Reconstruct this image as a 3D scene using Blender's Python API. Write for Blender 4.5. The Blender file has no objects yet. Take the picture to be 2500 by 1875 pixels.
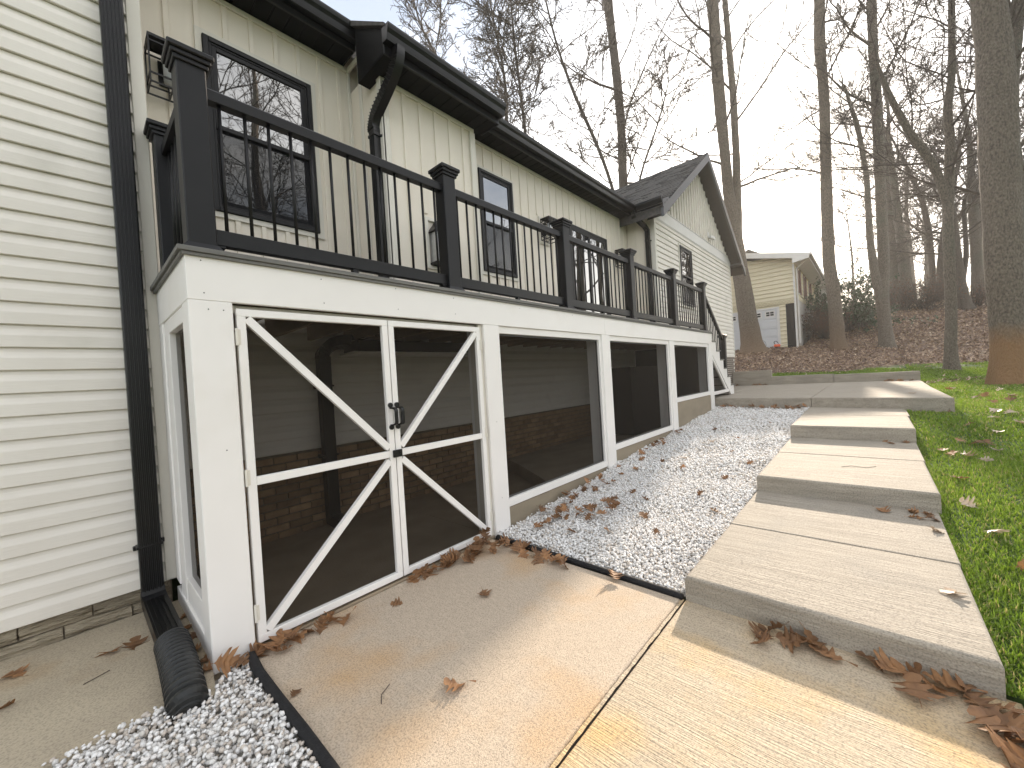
import bpy, math, random
import numpy as np
from mathutils import Vector, Matrix
R = math.radians
S = bpy.context.scene
COL = S.collection
rng = np.random.default_rng(7)
random.seed(7)

# ------------------------------------------------------------------ camera
yaw, pit, rol = 0.73752441, 0.01020954, -0.06152747
fw = Vector((math.cos(yaw), math.sin(yaw), 0)); rt = Vector((math.sin(yaw), -math.cos(yaw), 0)); up = Vector((0, 0, 1))
f2 = math.cos(pit)*fw - math.sin(pit)*up; u2 = math.cos(pit)*up + math.sin(pit)*fw
r3 = math.cos(rol)*rt + math.sin(rol)*u2; u3 = -math.sin(rol)*rt + math.cos(rol)*u2
cam = bpy.data.cameras.new('camera'); cam_o = bpy.data.objects.new('camera', cam); COL.objects.link(cam_o)
cam_o.matrix_world = Matrix(((r3.x, u3.x, -f2.x, 0), (r3.y, u3.y, -f2.y, 0), (r3.z, u3.z, -f2.z, 1.5), (0, 0, 0, 1)))
cam.sensor_width = 36; cam.lens = 36*965.885/2500; cam.clip_end = 2000; cam.clip_start = 0.02
S.camera = cam_o

# ------------------------------------------------------------------ sky, sun, exposure
SUN_AZ, SUN_EL = R(7.0), R(20.5)
w = bpy.data.worlds.new('World'); S.world = w; w.use_nodes = True
nt = w.node_tree; nt.nodes.clear()
out = nt.nodes.new('ShaderNodeOutputWorld'); bg = nt.nodes.new('ShaderNodeBackground'); sky = nt.nodes.new('ShaderNodeTexSky')
sky.sky_type = 'NISHITA'; sky.sun_disc = False; sky.sun_elevation = SUN_EL; sky.sun_rotation = R(90) - SUN_AZ
sky.dust_density = 1.0; sky.air_density = 1.0; sky.ozone_density = 1.0
# thin veil of high cloud: greys the blue of the clear sky in soft patches
tc = nt.nodes.new('ShaderNodeTexCoord'); mp = nt.nodes.new('ShaderNodeMapping'); mp.inputs['Scale'].default_value = (1.6, 1.6, 4.0); mp.inputs['Location'].default_value = (2.4, -2.4, 2.4)
nz = nt.nodes.new('ShaderNodeTexNoise'); nz.inputs['Scale'].default_value = 0.9; nz.inputs['Detail'].default_value = 6
cl = nt.nodes.new('ShaderNodeMix'); cl.data_type = 'RGBA'; cl.inputs[6].default_value = (1.06, 1.12, 1.22, 1); cl.inputs[7].default_value = (4.9, 4.65, 4.25, 1)
cf = nt.nodes.new('ShaderNodeMapRange'); cf.inputs[1].default_value = .36; cf.inputs[2].default_value = .64
mx = nt.nodes.new('ShaderNodeMix'); mx.data_type = 'RGBA'; mx.inputs[0].default_value = .80
nt.links.new(tc.outputs['Generated'], mp.inputs[0]); nt.links.new(mp.outputs[0], nz.inputs['Vector']); nt.links.new(nz.outputs['Fac'], cf.inputs[0]); nt.links.new(cf.outputs[0], cl.inputs[0])
nt.links.new(sky.outputs[0], mx.inputs[6]); nt.links.new(cl.outputs[2], mx.inputs[7])
nt.links.new(mx.outputs[2], bg.inputs[0]); nt.links.new(bg.outputs[0], out.inputs[0])
bg.inputs[1].default_value = 0.15
sl = bpy.data.lights.new('sun', 'SUN'); so = bpy.data.objects.new('sun', sl); COL.objects.link(so)
sl.energy = 2.0; sl.angle = R(1.2); sl.color = (1.0, .85, .68)
sd = Vector((math.cos(SUN_AZ)*math.cos(SUN_EL), math.sin(SUN_AZ)*math.cos(SUN_EL), math.sin(SUN_EL)))
so.rotation_euler = sd.to_track_quat('Z', 'Y').to_euler(); so.location = (40, 5, 30)
S.view_settings.view_transform = 'Standard'; S.view_settings.look = 'None'; S.view_settings.gamma = 1
S.view_settings.use_curve_mapping = False
S.view_settings.exposure = 2.12
S.render.engine = 'CYCLES'
try: S.cycles.transparent_max_bounces = 16
except Exception: pass

# ------------------------------------------------------------------ materials
def pmat(name, c1, c2=None, scale=6., detail=5, rough=.5, bump=0., bscale=60., bstretch=(1, 1, 1), stretch=(1, 1, 1), spec=.5, rand=0., metallic=0.,
         c3=None, s3=1.5, t3=(.55, .7), attr=None, coat=0., bdist=.01, spk=0.):
    m = bpy.data.materials.new(name); m.use_nodes = True; t = m.node_tree; N = t.nodes; Lk = t.links
    b = N['Principled BSDF']; b.inputs['Roughness'].default_value = rough; b.inputs['Specular IOR Level'].default_value = spec; b.inputs['Metallic'].default_value = metallic
    if coat: b.inputs['Coat Weight'].default_value = coat
    geo = N.new('ShaderNodeNewGeometry')
    def noise(sc, st, det):
        mpn = N.new('ShaderNodeMapping'); mpn.inputs['Scale'].default_value = st; n = N.new('ShaderNodeTexNoise')
        n.inputs['Scale'].default_value = sc; n.inputs['Detail'].default_value = det
        Lk.new(geo.outputs['Position'], mpn.inputs[0]); Lk.new(mpn.outputs[0], n.inputs['Vector']); return n
    def mixc(fac, a, bb, blend='MIX'):
        k = N.new('ShaderNodeMix'); k.data_type = 'RGBA'; k.blend_type = blend
        if isinstance(fac, float): k.inputs[0].default_value = fac
        else: Lk.new(fac, k.inputs[0])
        for i, v in ((6, a), (7, bb)):
            if isinstance(v, tuple): k.inputs[i].default_value = (*v[:3], 1)
            else: Lk.new(v, k.inputs[i])
        return k.outputs[2]
    def rng_(src, a, b_, lo=0., hi=1.):
        k = N.new('ShaderNodeMapRange'); k.inputs[1].default_value = a; k.inputs[2].default_value = b_; k.inputs[3].default_value = lo; k.inputs[4].default_value = hi
        Lk.new(src, k.inputs[0]); return k.outputs[0]
    colr = c1
    if c2 is not None: colr = mixc(rng_(noise(scale, stretch, detail).outputs['Fac'], .32, .68), c1, c2)
    if c3 is not None: colr = mixc(rng_(noise(s3, (1, 1, 1), 5).outputs['Fac'], *t3), colr, c3)
    if attr is not None:
        a = N.new('ShaderNodeAttribute'); a.attribute_name = 'tint'
        rp = N.new('ShaderNodeValToRGB'); Lk.new(a.outputs['Fac'], rp.inputs[0]); e = rp.color_ramp.elements
        e[0].position = 0; e[0].color = (*attr[0], 1); e[1].position = 1; e[1].color = (*attr[-1], 1)
        for i, c in enumerate(attr[1:-1]):
            q = e.new((i+1)/(len(attr)-1)); q.color = (*c, 1)
        colr = rp.outputs[0] if c2 is None else mixc(.35, rp.outputs[0], colr)
    if spk: colr = mixc(rng_(noise(105., (1, 1, 1), 4).outputs['Fac'], .46, .72, 0., spk), colr, (.08, .07, .06))
    if rand:
        oi = N.new('ShaderNodeObjectInfo'); v = rng_(oi.outputs['Random'], 0, 1, 1-rand, 1+rand)
        h = N.new('ShaderNodeHueSaturation'); Lk.new(v, h.inputs['Value'])
        if isinstance(colr, tuple): h.inputs['Color'].default_value = (*colr, 1)
        else: Lk.new(colr, h.inputs['Color'])
        colr = h.outputs[0]
    if isinstance(colr, tuple): b.inputs['Base Color'].default_value = (*colr, 1)
    else: Lk.new(colr, b.inputs['Base Color'])
    if bump:
        bn = N.new('ShaderNodeBump'); bn.inputs['Strength'].default_value = bump; bn.inputs['Distance'].default_value = bdist
        Lk.new(noise(bscale, bstretch, 4).outputs['Fac'], bn.inputs['Height']); Lk.new(bn.outputs[0], b.inputs['Normal'])
    return m

M = {}
M['siding'] = pmat('white_vinyl_siding', (.80, .757, .69), (.765, .72, .652), 3, rough=.45, bump=.35, bscale=90, bstretch=(.12, 1, 1), c3=(.60, .57, .50), s3=2.2, t3=(.58, .85), bdist=.004)
M['batten'] = pmat('cream_board_and_batten', (.80, .735, .635), (.77, .705, .605), 4, rough=.5, bump=.25, bscale=80, bstretch=(1, 1, .12), bdist=.004)
M['trim'] = pmat('white_trim_board', (.85, .825, .80), (.82, .795, .77), 2.5, rough=.42, bump=.08, bscale=120, c3=(.72, .68, .62), s3=1.6, t3=(.6, .9), bdist=.003)
M['cream_trim'] = pmat('cream_corner_trim', (.71, .675, .60), (.68, .645, .57), 3, rough=.45)
M['black'] = pmat('black_aluminium', (.0045, .0045, .005), (.007, .007, .0075), 3, rough=.34, spec=.4)
M['soffit'] = pmat('black_soffit_metal', (.004, .004, .0043), rough=.6, spec=.15)
M['rake_black_lit'] = pmat('black_rake_metal_skylit', (.03, .029, .03), (.04, .038, .038), 3, rough=.28, spec=.9)  # black metal; grey of sky reflection and flare put into its colour
M['rail'] = pmat('black_rail_composite', (.0055, .0055, .0065), (.008, .008, .0092), 5, rough=.46, spec=.35, bump=.1, bscale=150, bdist=.002)
M['decktrim'] = pmat('grey_deck_board', (.12, .118, .11), (.16, .155, .145), 8, stretch=(.1, 1, 1), rough=.6, bump=.3, bscale=90, bstretch=(.1, 1, 1), bdist=.003)
M['wood'] = pmat('treated_pine', (.28, .20, .115), (.20, .14, .08), 6, stretch=(3, .4, 3), rough=.75, bump=.3)
M['brick'] = pmat('tan_brick', (.36, .235, .13), (.27, .17, .095), 9, rough=.85, bump=.5, bscale=70, rand=.28)
M['mortar'] = pmat('brick_mortar', (.22, .18, .13), (.16, .13, .09), 12, rough=.9, bump=.4)
M['stone'] = pmat('split_face_block', (.42, .36, .265), (.27, .225, .16), 14, stretch=(.35, 1, 2.4), rough=.85, bump=1., bscale=20, bstretch=(.35, 1, 2.6), rand=.12, bdist=.08)
M['pad'] = pmat('tan_concrete', (.57, .47, .36), (.49, .40, .305), 30, stretch=(1.6, .5, 1), rough=.8, bump=.55, bscale=170, c3=(.55, .36, .19), s3=1.5, t3=(.50, .74), bdist=.008, spk=.55)
M['slab'] = pmat('broomed_tan_concrete', (.56, .465, .34), (.45, .365, .26), 20, stretch=(2.2, .12, 1), rough=.8, bump=.9, bscale=55, bstretch=(2.2, .12, 1), c3=(.60, .40, .17), s3=1.6, t3=(.50, .74), bdist=.010, spk=.55)
M['walk'] = pmat('broomed_grey_concrete', (.415, .37, .305), (.30, .265, .215), 16, stretch=(2.2, .14, 1), rough=.82, bump=.8, bscale=55, bstretch=(2.2, .12, 1), c3=(.30, .275, .235), s3=2.6, t3=(.5, .85), bdist=.009, spk=.6)
M['leftslab'] = pmat('old_patio_concrete', (.49, .42, .31), (.43, .365, .27), 2.2, stretch=(.6, 1.3, 1), rough=.8, bump=.4, bscale=120, c3=(.40, .29, .17), s3=1.9, t3=(.57, .8), bdist=.006, spk=.45)
M['footing'] = pmat('footing_concrete', (.30, .25, .18), (.24, .20, .145), 4, stretch=(.5, 1, 1), rough=.85, bump=.4, bscale=60)
M['joint'] = pmat('dark_joint_filler', (.035, .03, .025), (.08, .065, .05), 30, rough=.9, bump=.5, bscale=80)
M['gravel'] = pmat('white_marble_chip', (.7, .7, .7), None, rough=.6, attr=[(.46, .42, .37), (.64, .62, .59), (.76, .75, .735), (.84, .83, .82), (.56, .50, .44)])
M['bed'] = pmat('gravel_bed', (.52, .50, .46), (.40, .37, .33), 40, rough=.9, bump=.6)
M['edging'] = pmat('black_fabric_edging', (.006, .006, .007), (.011, .011, .013), 40, rough=.85, bump=.4, bscale=150)
M['screen_frame_in'] = pmat('dark_screen_channel', (.06, .058, .055), rough=.6)
M['shingle'] = pmat('charcoal_shingle', (.045, .043, .042), (.085, .078, .072), 14, rough=.9, bump=.6, bscale=90)
M['leaf'] = pmat('dry_oak_leaf', (.34, .18, .082), (.19, .098, .048), 18, rough=.62, rand=.40, bump=.3, bscale=60)
M['leafpale_glint'] = pmat('pale_glint_oak_leaf', (.60, .50, .40), (.38, .27, .18), 14, rough=.5, rand=.30)  # pale leaf undersides; white sun glints put into the colour as well
M['litter'] = pmat('leaf_litter', (.2, .1, .05), None, rough=.7, attr=[(.11, .072, .05), (.23, .155, .105), (.35, .245, .165), (.46, .34, .24), (.68, .57, .45)])  # palest ramp tone paints the white glints on the slope
M['bark'] = pmat('grey_brown_bark', (.20, .168, .132), (.09, .074, .058), 30, stretch=(1, 1, .45), rough=.9, bump=1., bscale=34, bstretch=(1, 1, .45), bdist=.06, c3=(.11, .115, .085), s3=.9, t3=(.5, .8))
M['barkdark'] = pmat('dark_bark', (.115, .092, .072), (.065, .052, .04), 26, stretch=(1, 1, .45), rough=.9, bump=1., bscale=34, bstretch=(1, 1, .45), bdist=.06)
M['twig'] = pmat('bare_twig', (.11, .088, .07), (.08, .063, .05), 3, rough=.85)
M['grass'] = pmat('winter_lawn_grass', (.06, .12, .02), None, rough=.55, attr=[(.09, .15, .015), (.155, .25, .022), (.22, .335, .03), (.29, .39, .05), (.42, .37, .15)])
M['evergreen'] = pmat('holly_leaf', (.04, .068, .03), (.07, .11, .05), 5, rough=.4, rand=.1)
M['yellow'] = pmat('pale_yellow_siding', (.74, .665, .48), (.71, .635, .455), 3, rough=.6)
M['whitepaint'] = pmat('white_paint', (.74, .72, .70), (.70, .68, .65), 3, rough=.5)
M['gdoor'] = pmat('white_garage_door', (.64, .645, .66), (.61, .615, .63), 2, rough=.45)
M['shutter'] = pmat('red_brown_shutter', (.17, .065, .045), (.13, .05, .035), 6, rough=.6)
M['dark_fill'] = pmat('shade_and_pane_dark', (.025, .022, .02), rough=.9)  # near-black: shade of openings and storage put into colour, also dark panes
M['orange'] = pmat('orange_plastic', (.85, .13, .03), rough=.4)
M['silver'] = pmat('galvanised_metal', (.55, .55, .55), (.45, .45, .45), 20, rough=.35, metallic=.7)
M['seeded'] = pmat('lamp_glass', (.55, .57, .60), rough=.08, spec=.8)

def glass(name, tint, spec):
    m = bpy.data.materials.new(name); m.use_nodes = True; b = m.node_tree.nodes['Principled BSDF']
    b.inputs['Base Color'].default_value = (*tint, 1); b.inputs['Roughness'].default_value = .015; b.inputs['IOR'].default_value = spec
    b.inputs['Specular IOR Level'].default_value = .5; b.inputs['Specular Tint'].default_value = (1, .99, .97, 1)
    t = m.node_tree; n = t.nodes.new('ShaderNodeTexNoise'); n.inputs['Scale'].default_value = 1.6; n.inputs['Detail'].default_value = 0
    g = t.nodes.new('ShaderNodeNewGeometry'); bm = t.nodes.new('ShaderNodeBump'); bm.inputs['Strength'].default_value = .04; bm.inputs['Distance'].default_value = .05
    t.links.new(g.outputs['Position'], n.inputs['Vector']); t.links.new(n.outputs['Fac'], bm.inputs['Height']); t.links.new(bm.outputs[0], b.inputs['Normal'])
    return m
M['glass'] = glass('window_glass', (.010, .011, .013), 3.4)
def meshmat(name, op, col, rough=.6):
    m = bpy.data.materials.new(name); m.use_nodes = True; t = m.node_tree; b = t.nodes['Principled BSDF']
    b.inputs['Base Color'].default_value = (*col, 1); b.inputs['Roughness'].default_value = rough; b.inputs['Specular IOR Level'].default_value = .05
    tr = t.nodes.new('ShaderNodeBsdfTransparent'); mi = t.nodes.new('ShaderNodeMixShader'); mi.inputs[0].default_value = op
    o = t.nodes['Material Output']; t.links.new(tr.outputs[0], mi.inputs[1]); t.links.new(b.outputs[0], mi.inputs[2]); t.links.new(mi.outputs[0], o.inputs[0]); return m
M['screen'] = meshmat('black_screen_mesh', .54, (.020, .017, .014), .8)
M['insect'] = meshmat('window_insect_screen', .55, (.02, .02, .022), .8)
# clay splashed bark for the big trunk: orange below knee-high splash line
mb_ = pmat('clay_stained_bark', (.215, .18, .14), (.09, .073, .057), 30, stretch=(1, 1, .55), rough=.9, bump=1., bscale=34, bstretch=(1, 1, .45), bdist=.06)
def clay(m, z0, z1, col=(.30, .165, .075)):
    t = m.node_tree; b = t.nodes['Principled BSDF']; src = b.inputs['Base Color'].links[0].from_socket
    g = t.nodes.new('ShaderNodeNewGeometry'); sp = t.nodes.new('ShaderNodeSeparateXYZ'); t.links.new(g.outputs['Position'], sp.inputs[0])
    n = t.nodes.new('ShaderNodeTexNoise'); n.inputs['Scale'].default_value = 5; t.links.new(g.outputs['Position'], n.inputs['Vector'])
    ad = t.nodes.new('ShaderNodeMath'); ad.operation = 'MULTIPLY_ADD'; ad.inputs[1].default_value = .3; t.links.new(n.outputs['Fac'], ad.inputs[0]); t.links.new(sp.outputs['Z'], ad.inputs[2])
    mr = t.nodes.new('ShaderNodeMapRange'); mr.inputs[1].default_value = z0+.15; mr.inputs[2].default_value = z1+.15; mr.inputs[3].default_value = .85; mr.inputs[4].default_value = 0
    t.links.new(ad.outputs[0], mr.inputs[0]); k = t.nodes.new('ShaderNodeMix'); k.data_type = 'RGBA'; t.links.new(mr.outputs[0], k.inputs[0])
    t.links.new(src, k.inputs[6]); k.inputs[7].default_value = (*col, 1); t.links.new(k.outputs[2], b.inputs['Base Color'])
clay(mb_, 1.62, 2.12); M['bark_clay'] = mb_
mb2 = pmat('bark_low_clay', (.20, .165, .125), (.085, .068, .052), 26, stretch=(1, 1, .45), rough=.9, bump=1., bscale=34, bstretch=(1, 1, .45), bdist=.06)
clay(mb2, 2.2, 4.2, (.20, .135, .085)); M['bark2'] = mb2

def translucent(m, f):
    t = m.node_tree; b = t.nodes['Principled BSDF']; o = t.nodes['Material Output']; tr = t.nodes.new('ShaderNodeBsdfTranslucent'); k = t.nodes.new('ShaderNodeMixShader'); k.inputs[0].default_value = f
    t.links.new(b.inputs['Base Color'].links[0].from_socket, tr.inputs[0]); t.links.new(b.outputs[0], k.inputs[1]); t.links.new(tr.outputs[0], k.inputs[2]); t.links.new(k.outputs[0], o.inputs[0])
translucent(M['grass'], .45); translucent(M['leaf'], .25); translucent(M['leafpale_glint'], .2)
# ground: lawn, red clay strip and leaf floor told apart by where they lie
def ground_mat():
    m = pmat('lawn_and_leaf_floor', (.06, .11, .022), (.045, .08, .018), 8, rough=.95, bump=.6, bscale=30, bdist=.03)
    t = m.node_tree; b = t.nodes['Principled BSDF']; src = b.inputs['Base Color'].links[0].from_socket
    a = t.nodes.new('ShaderNodeAttribute'); a.attribute_name = 'tint'
    g = t.nodes.new('ShaderNodeNewGeometry'); n = t.nodes.new('ShaderNodeTexNoise'); n.inputs['Scale'].default_value = 7; n.inputs['Detail'].default_value = 8
    t.links.new(g.outputs['Position'], n.inputs['Vector'])
    rp = t.nodes.new('ShaderNodeValToRGB'); e = rp.color_ramp.elements; e[0].position = .3; e[0].color = (.045, .027, .019, 1); e[1].position = .7; e[1].color = (.20, .12, .078, 1)  # dark ramp end paints the shade in gaps between leaves
    t.links.new(n.outputs['Fac'], rp.inputs[0]); k = t.nodes.new('ShaderNodeMix'); k.data_type = 'RGBA'
    t.links.new(a.outputs['Fac'], k.inputs[0]); t.links.new(src, k.inputs[6]); t.links.new(rp.outputs[0], k.inputs[7]); t.links.new(k.outputs[2], b.inputs['Base Color']); return m
M['ground'] = ground_mat()

# ------------------------------------------------------------------ mesh helpers
ORG = {}
class MB:
    def __init__(s): s.v = []; s.f = []
    def add(s, vs, fs):
        o = len(s.v); s.v += [tuple(map(float, p)) for p in vs]; s.f += [tuple(i+o for i in f) for f in fs]; return s
    def box(s, x0, x1, y0, y1, z0, z1):
        return s.add([(x0, y0, z0), (x1, y0, z0), (x1, y1, z0), (x0, y1, z0), (x0, y0, z1), (x1, y0, z1), (x1, y1, z1), (x0, y1, z1)],
                     [(0, 3, 2, 1), (4, 5, 6, 7), (0, 1, 5, 4), (1, 2, 6, 5), (2, 3, 7, 6), (3, 0, 4, 7)])
    def cbox(s, x0, x1, y0, y1, z0, z1, c=.004):
        lo = (x0, y0, z0); hi = (x1, y1, z1); c = min(c, .4*min(x1-x0, y1-y0, z1-z0))
        vs = []; idx = {}
        for cx in (0, 1):
            for cy in (0, 1):
                for cz in (0, 1):
                    k = (cx, cy, cz)
                    for ax in range(3):
                        p = []
                        for a in range(3):
                            e = hi[a] if k[a] else lo[a]
                            if a != ax: e = e - c if k[a] else e + c
                            p.append(e)
                        idx[(k, ax)] = len(vs); vs.append(p)
        fs = []
        for ax in range(3):
            a, b = [i for i in range(3) if i != ax]
            for sgn in (0, 1):
                q = []
                for (i, j) in ((0, 0), (1, 0), (1, 1), (0, 1)):
                    k = [0, 0, 0]; k[ax] = sgn; k[a] = i; k[b] = j; q.append(idx[(tuple(k), ax)])
                if (sgn == 1) != (ax == 1): fs.append(tuple(q))
                else: fs.append(tuple(q[::-1]))
        for ax in range(3):
            a, b = [i for i in range(3) if i != ax]
            for i in (0, 1):
                for j in (0, 1):
                    k0 = [0, 0, 0]; k0[a] = i; k0[b] = j; k1 = list(k0); k1[ax] = 1
                    fs.append((idx[(tuple(k0), a)], idx[(tuple(k1), a)], idx[(tuple(k1), b)], idx[(tuple(k0), b)]))
        for k in [(i, j, l) for i in (0, 1) for j in (0, 1) for l in (0, 1)]:
            fs.append((idx[(k, 0)], idx[(k, 1)], idx[(k, 2)]))
        return s.add(vs, fs)
    def quad(s, *p): return s.add(p, [tuple(range(len(p)))])
    def prism_x(s, prof, x0, x1):      # profile of (y, z) swept along x
        n = len(prof); vs = [(x0, y, z) for y, z in prof]+[(x1, y, z) for y, z in prof]
        return s.add(vs, [(i, (i+1) % n, n+(i+1) % n, n+i) for i in range(n)]+[tuple(range(n))[::-1], tuple(range(n, 2*n))])
    def prism_y(s, prof, y0, y1):      # profile of (x, z) swept along y
        n = len(prof); vs = [(x, y0, z) for x, z in prof]+[(x, y1, z) for x, z in prof]
        return s.add(vs, [(i, (i+1) % n, n+(i+1) % n, n+i) for i in range(n)]+[tuple(range(n))[::-1], tuple(range(n, 2*n))])
    def prism_z(s, prof, z0, z1):
        n = len(prof); vs = [(x, y, z0) for x, y in prof]+[(x, y, z1) for x, y in prof]
        return s.add(vs, [(i, (i+1) % n, n+(i+1) % n, n+i) for i in range(n)]+[tuple(range(n))[::-1], tuple(range(n, 2*n))])
    def bar(s, p, q, wd, th, n=(0, 1, 0)):    # rectangular bar from p to q, th along n
        p = Vector(p); q = Vector(q); d = (q-p).normalized(); n = Vector(n); n = (n-d*n.dot(d)).normalized(); e = d.cross(n)
        vs = [c + e*(a*wd/2) + n*(b*th/2) for c in (p, q) for a, b in ((-1, -1), (1, -1), (1, 1), (-1, 1))]
        return s.add(vs, [(0, 1, 2, 3), (7, 6, 5, 4), (0, 4, 5, 1), (1, 5, 6, 2), (2, 6, 7, 3), (3, 7, 4, 0)])
    def tube(s, pts, rad, k=8, cap=True):
        pts = [Vector(p) for p in pts]; n = len(pts)
        if not hasattr(rad, '__len__'): rad = [rad]*n
        d0 = (pts[1]-pts[0]).normalized(); a = Vector((1, 0, 0)) if abs(d0.x) < .8 else Vector((0, 1, 0)); u = (a-d0*a.dot(d0)).normalized()
        vs = []
        for i in range(n):
            d = (pts[min(i+1, n-1)]-pts[max(i-1, 0)]).normalized(); u = (u-d*u.dot(d)).normalized(); v = d.cross(u)
            for j in range(k):
                t = 2*math.pi*j/k; vs.append(pts[i]+(u*math.cos(t)+v*math.sin(t))*rad[i])
        fs = [(i*k+j, i*k+(j+1) % k, (i+1)*k+(j+1) % k, (i+1)*k+j) for i in range(n-1) for j in range(k)]
        if cap: fs += [tuple(range(k))[::-1], tuple(range((n-1)*k, n*k))]
        return s.add(vs, fs)
    def rect_sweep(s, pts, wd, th, side):      # downspout: rectangle wd along 'side', th along the other
        pts = [Vector(p) for p in pts]; sd_ = Vector(side).normalized(); vs = []; n = len(pts)
        for i in range(n):
            a = (pts[i]-pts[i-1]).normalized() if i else None; b = (pts[i+1]-pts[i]).normalized() if i < n-1 else None
            d = ((a or b)+(b or a)).normalized(); e = (sd_-d*sd_.dot(d)).normalized(); f = d.cross(e)
            k = 1.0
            if a and b: k = 1/max(.5, math.cos(a.angle(b)/2))
            for p, q in ((-1, -1), (1, -1), (1, 1), (-1, 1)): vs.append(pts[i]+e*(p*wd/2)+f*(q*th/2*k))
        fs = [(i*4+j, i*4+(j+1) % 4, (i+1)*4+(j+1) % 4, (i+1)*4+j) for i in range(n-1) for j in range(4)]+[(3, 2, 1, 0), tuple(range(4*n-4, 4*n))]
        return s.add(vs, fs)
    def ring(s, x0, x1, z0, z1, w_, y0, y1, c=.002):    # rectangular frame in an xz plane
        s.cbox(x0, x0+w_, y0, y1, z0, z1, c); s.cbox(x1-w_, x1, y0, y1, z0, z1, c)
        s.cbox(x0+w_, x1-w_, y0, y1, z0, z0+w_, c); s.cbox(x0+w_, x1-w_, y0, y1, z1-w_, z1, c); return s

def np_obj(name, V, F, mat, parent=None, smooth=False, tint=None, org=(0, 0, 0)):
    V = np.asarray(V, np.float32).reshape(-1, 3) - np.asarray(org, np.float32); F = np.asarray(F, np.int32); k = F.shape[1]
    me = bpy.data.meshes.new(name); me.vertices.add(len(V)); me.vertices.foreach_set('co', V.ravel())
    me.loops.add(F.size); me.loops.foreach_set('vertex_index', F.ravel()); me.polygons.add(len(F))
    me.polygons.foreach_set('loop_start', np.arange(0, F.size, k, dtype=np.int32))
    if smooth: me.polygons.foreach_set('use_smooth', np.ones(len(F), bool))
    me.update(calc_edges=True)
    if tint is not None:
        at = me.attributes.new('tint', 'FLOAT', 'POINT'); at.data.foreach_set('value', np.asarray(tint, np.float32))
    me.materials.append(mat); o = bpy.data.objects.new(name, me); COL.objects.link(o)
    if parent is not None: o.parent = parent; ORG[o.name] = org
    return o
def thing(name, label, cat, loc=(0, 0, 0), group=None):
    o = bpy.data.objects.new(name, None); COL.objects.link(o); o.location = loc; o['label'] = label; o['category'] = cat
    o.empty_display_size = .2
    if group: o['group'] = group
    ORG[o.name] = tuple(loc); return o
def part(name, mb, mat, parent, label=None, smooth=False, own=None):
    """one mesh child; own = a point to use as the part's own origin (so that copies can share the mesh)"""
    og = ORG[parent.name]; c = own if own else og
    me = bpy.data.meshes.new(name); me.from_pydata([(a-c[0], b-c[1], d-c[2]) for a, b, d in mb.v], [], mb.f)
    if smooth: me.polygons.foreach_set('use_smooth', [True]*len(me.polygons))
    me.materials.append(M[mat] if isinstance(mat, str) else mat); o = bpy.data.objects.new(name, me); COL.objects.link(o); o.parent = parent
    o.location = (c[0]-og[0], c[1]-og[1], c[2]-og[2]); ORG[o.name] = c
    if label: o['label'] = label
    return o
def again(o, dx=0, dy=0, dz=0):
    c = o.copy(); COL.objects.link(c); c.location = (o.location.x+dx, o.location.y+dy, o.location.z+dz); q = ORG[o.name]; ORG[c.name] = (q[0]+dx, q[1]+dy, q[2]+dz); return c
def single(name, mb, mat, label=None, cat=None, loc=(0, 0, 0), group=None, kind=None, smooth=False):
    me = bpy.data.meshes.new(name); me.from_pydata([(a-loc[0], b-loc[1], c-loc[2]) for a, b, c in mb.v], [], mb.f)
    if smooth: me.polygons.foreach_set('use_smooth', [True]*len(me.polygons))
    me.materials.append(M[mat] if isinstance(mat, str) else mat); o = bpy.data.objects.new(name, me); COL.objects.link(o); o.location = loc; ORG[o.name] = loc
    if label: o['label'] = label
    if cat: o['category'] = cat
    if group: o['group'] = group
    if kind: o['kind'] = kind
    return o
def tube_np(P, Rr, k):       # P (n,m,3), Rr (n,m) -> verts, quads
    n, m, _ = P.shape; d = P[:, -1]-P[:, 0]; d /= np.linalg.norm(d, axis=1, keepdims=True)+1e-9
    a = np.where(np.abs(d[:, 2:3]) < .8, np.array([[0, 0, 1.]]), np.array([[1., 0, 0]])); u = np.cross(d, a); u /= np.linalg.norm(u, axis=1, keepdims=True)+1e-9; v = np.cross(d, u)
    t = 2*np.pi*np.arange(k)/k
    off = u[:, None, None, :]*np.cos(t)[None, None, :, None]+v[:, None, None, :]*np.sin(t)[None, None, :, None]
    V = P[:, :, None, :]+off*Rr[:, :, None, None]
    base = (np.arange(n)[:, None, None]*m+np.arange(m-1)[None, :, None])*k; j = np.arange(k)[None, None, :]; j2 = (j+1) % k
    F = np.stack([base+j, base+j2, base+k+j2, base+k+j], -1).reshape(-1, 4)
    return V.reshape(-1, 3), F

# ------------------------------------------------------------------ terrain
def terr(x, y):
    x = np.asarray(x, float); y = np.asarray(y, float)
    zl = np.interp(x, [-6, 1.6, 2.4, 4.8, 7.35, 9.6, 12, 15, 20], [-.12, -.05, .01, .135, .31, .53, .63, .68, .75])
    s = x*.74+y*.672
    fs = np.interp(s, [0, 11, 12, 13, 19, 21, 23.4, 28, 30, 60, 400], [-9, .5, .70, .8, 1.6, 2.0, 2.5, 4.1, 4.5, 5.8, 9])
    z = np.maximum(zl, np.where(s > 11, fs, -9))
    z = z+np.interp(s, [19, 24, 28, 30, 60], [0, .4, .85, 1.0, 1.0])*np.clip((2-y)/2.5, 0, 1)
    q = np.clip((y-2.6)/.5, 0, 1); q = q*q*(3-2*q)            # the level pad in front of the neighbour's garage
    cap = 1.2+.13*(x-18); cap = np.where(x > 27.6, 2.46, np.minimum(cap, 2.46))
    z = np.where(x > 16.6, z*(1-q)+np.minimum(z, cap)*q, z)
    return z
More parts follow.
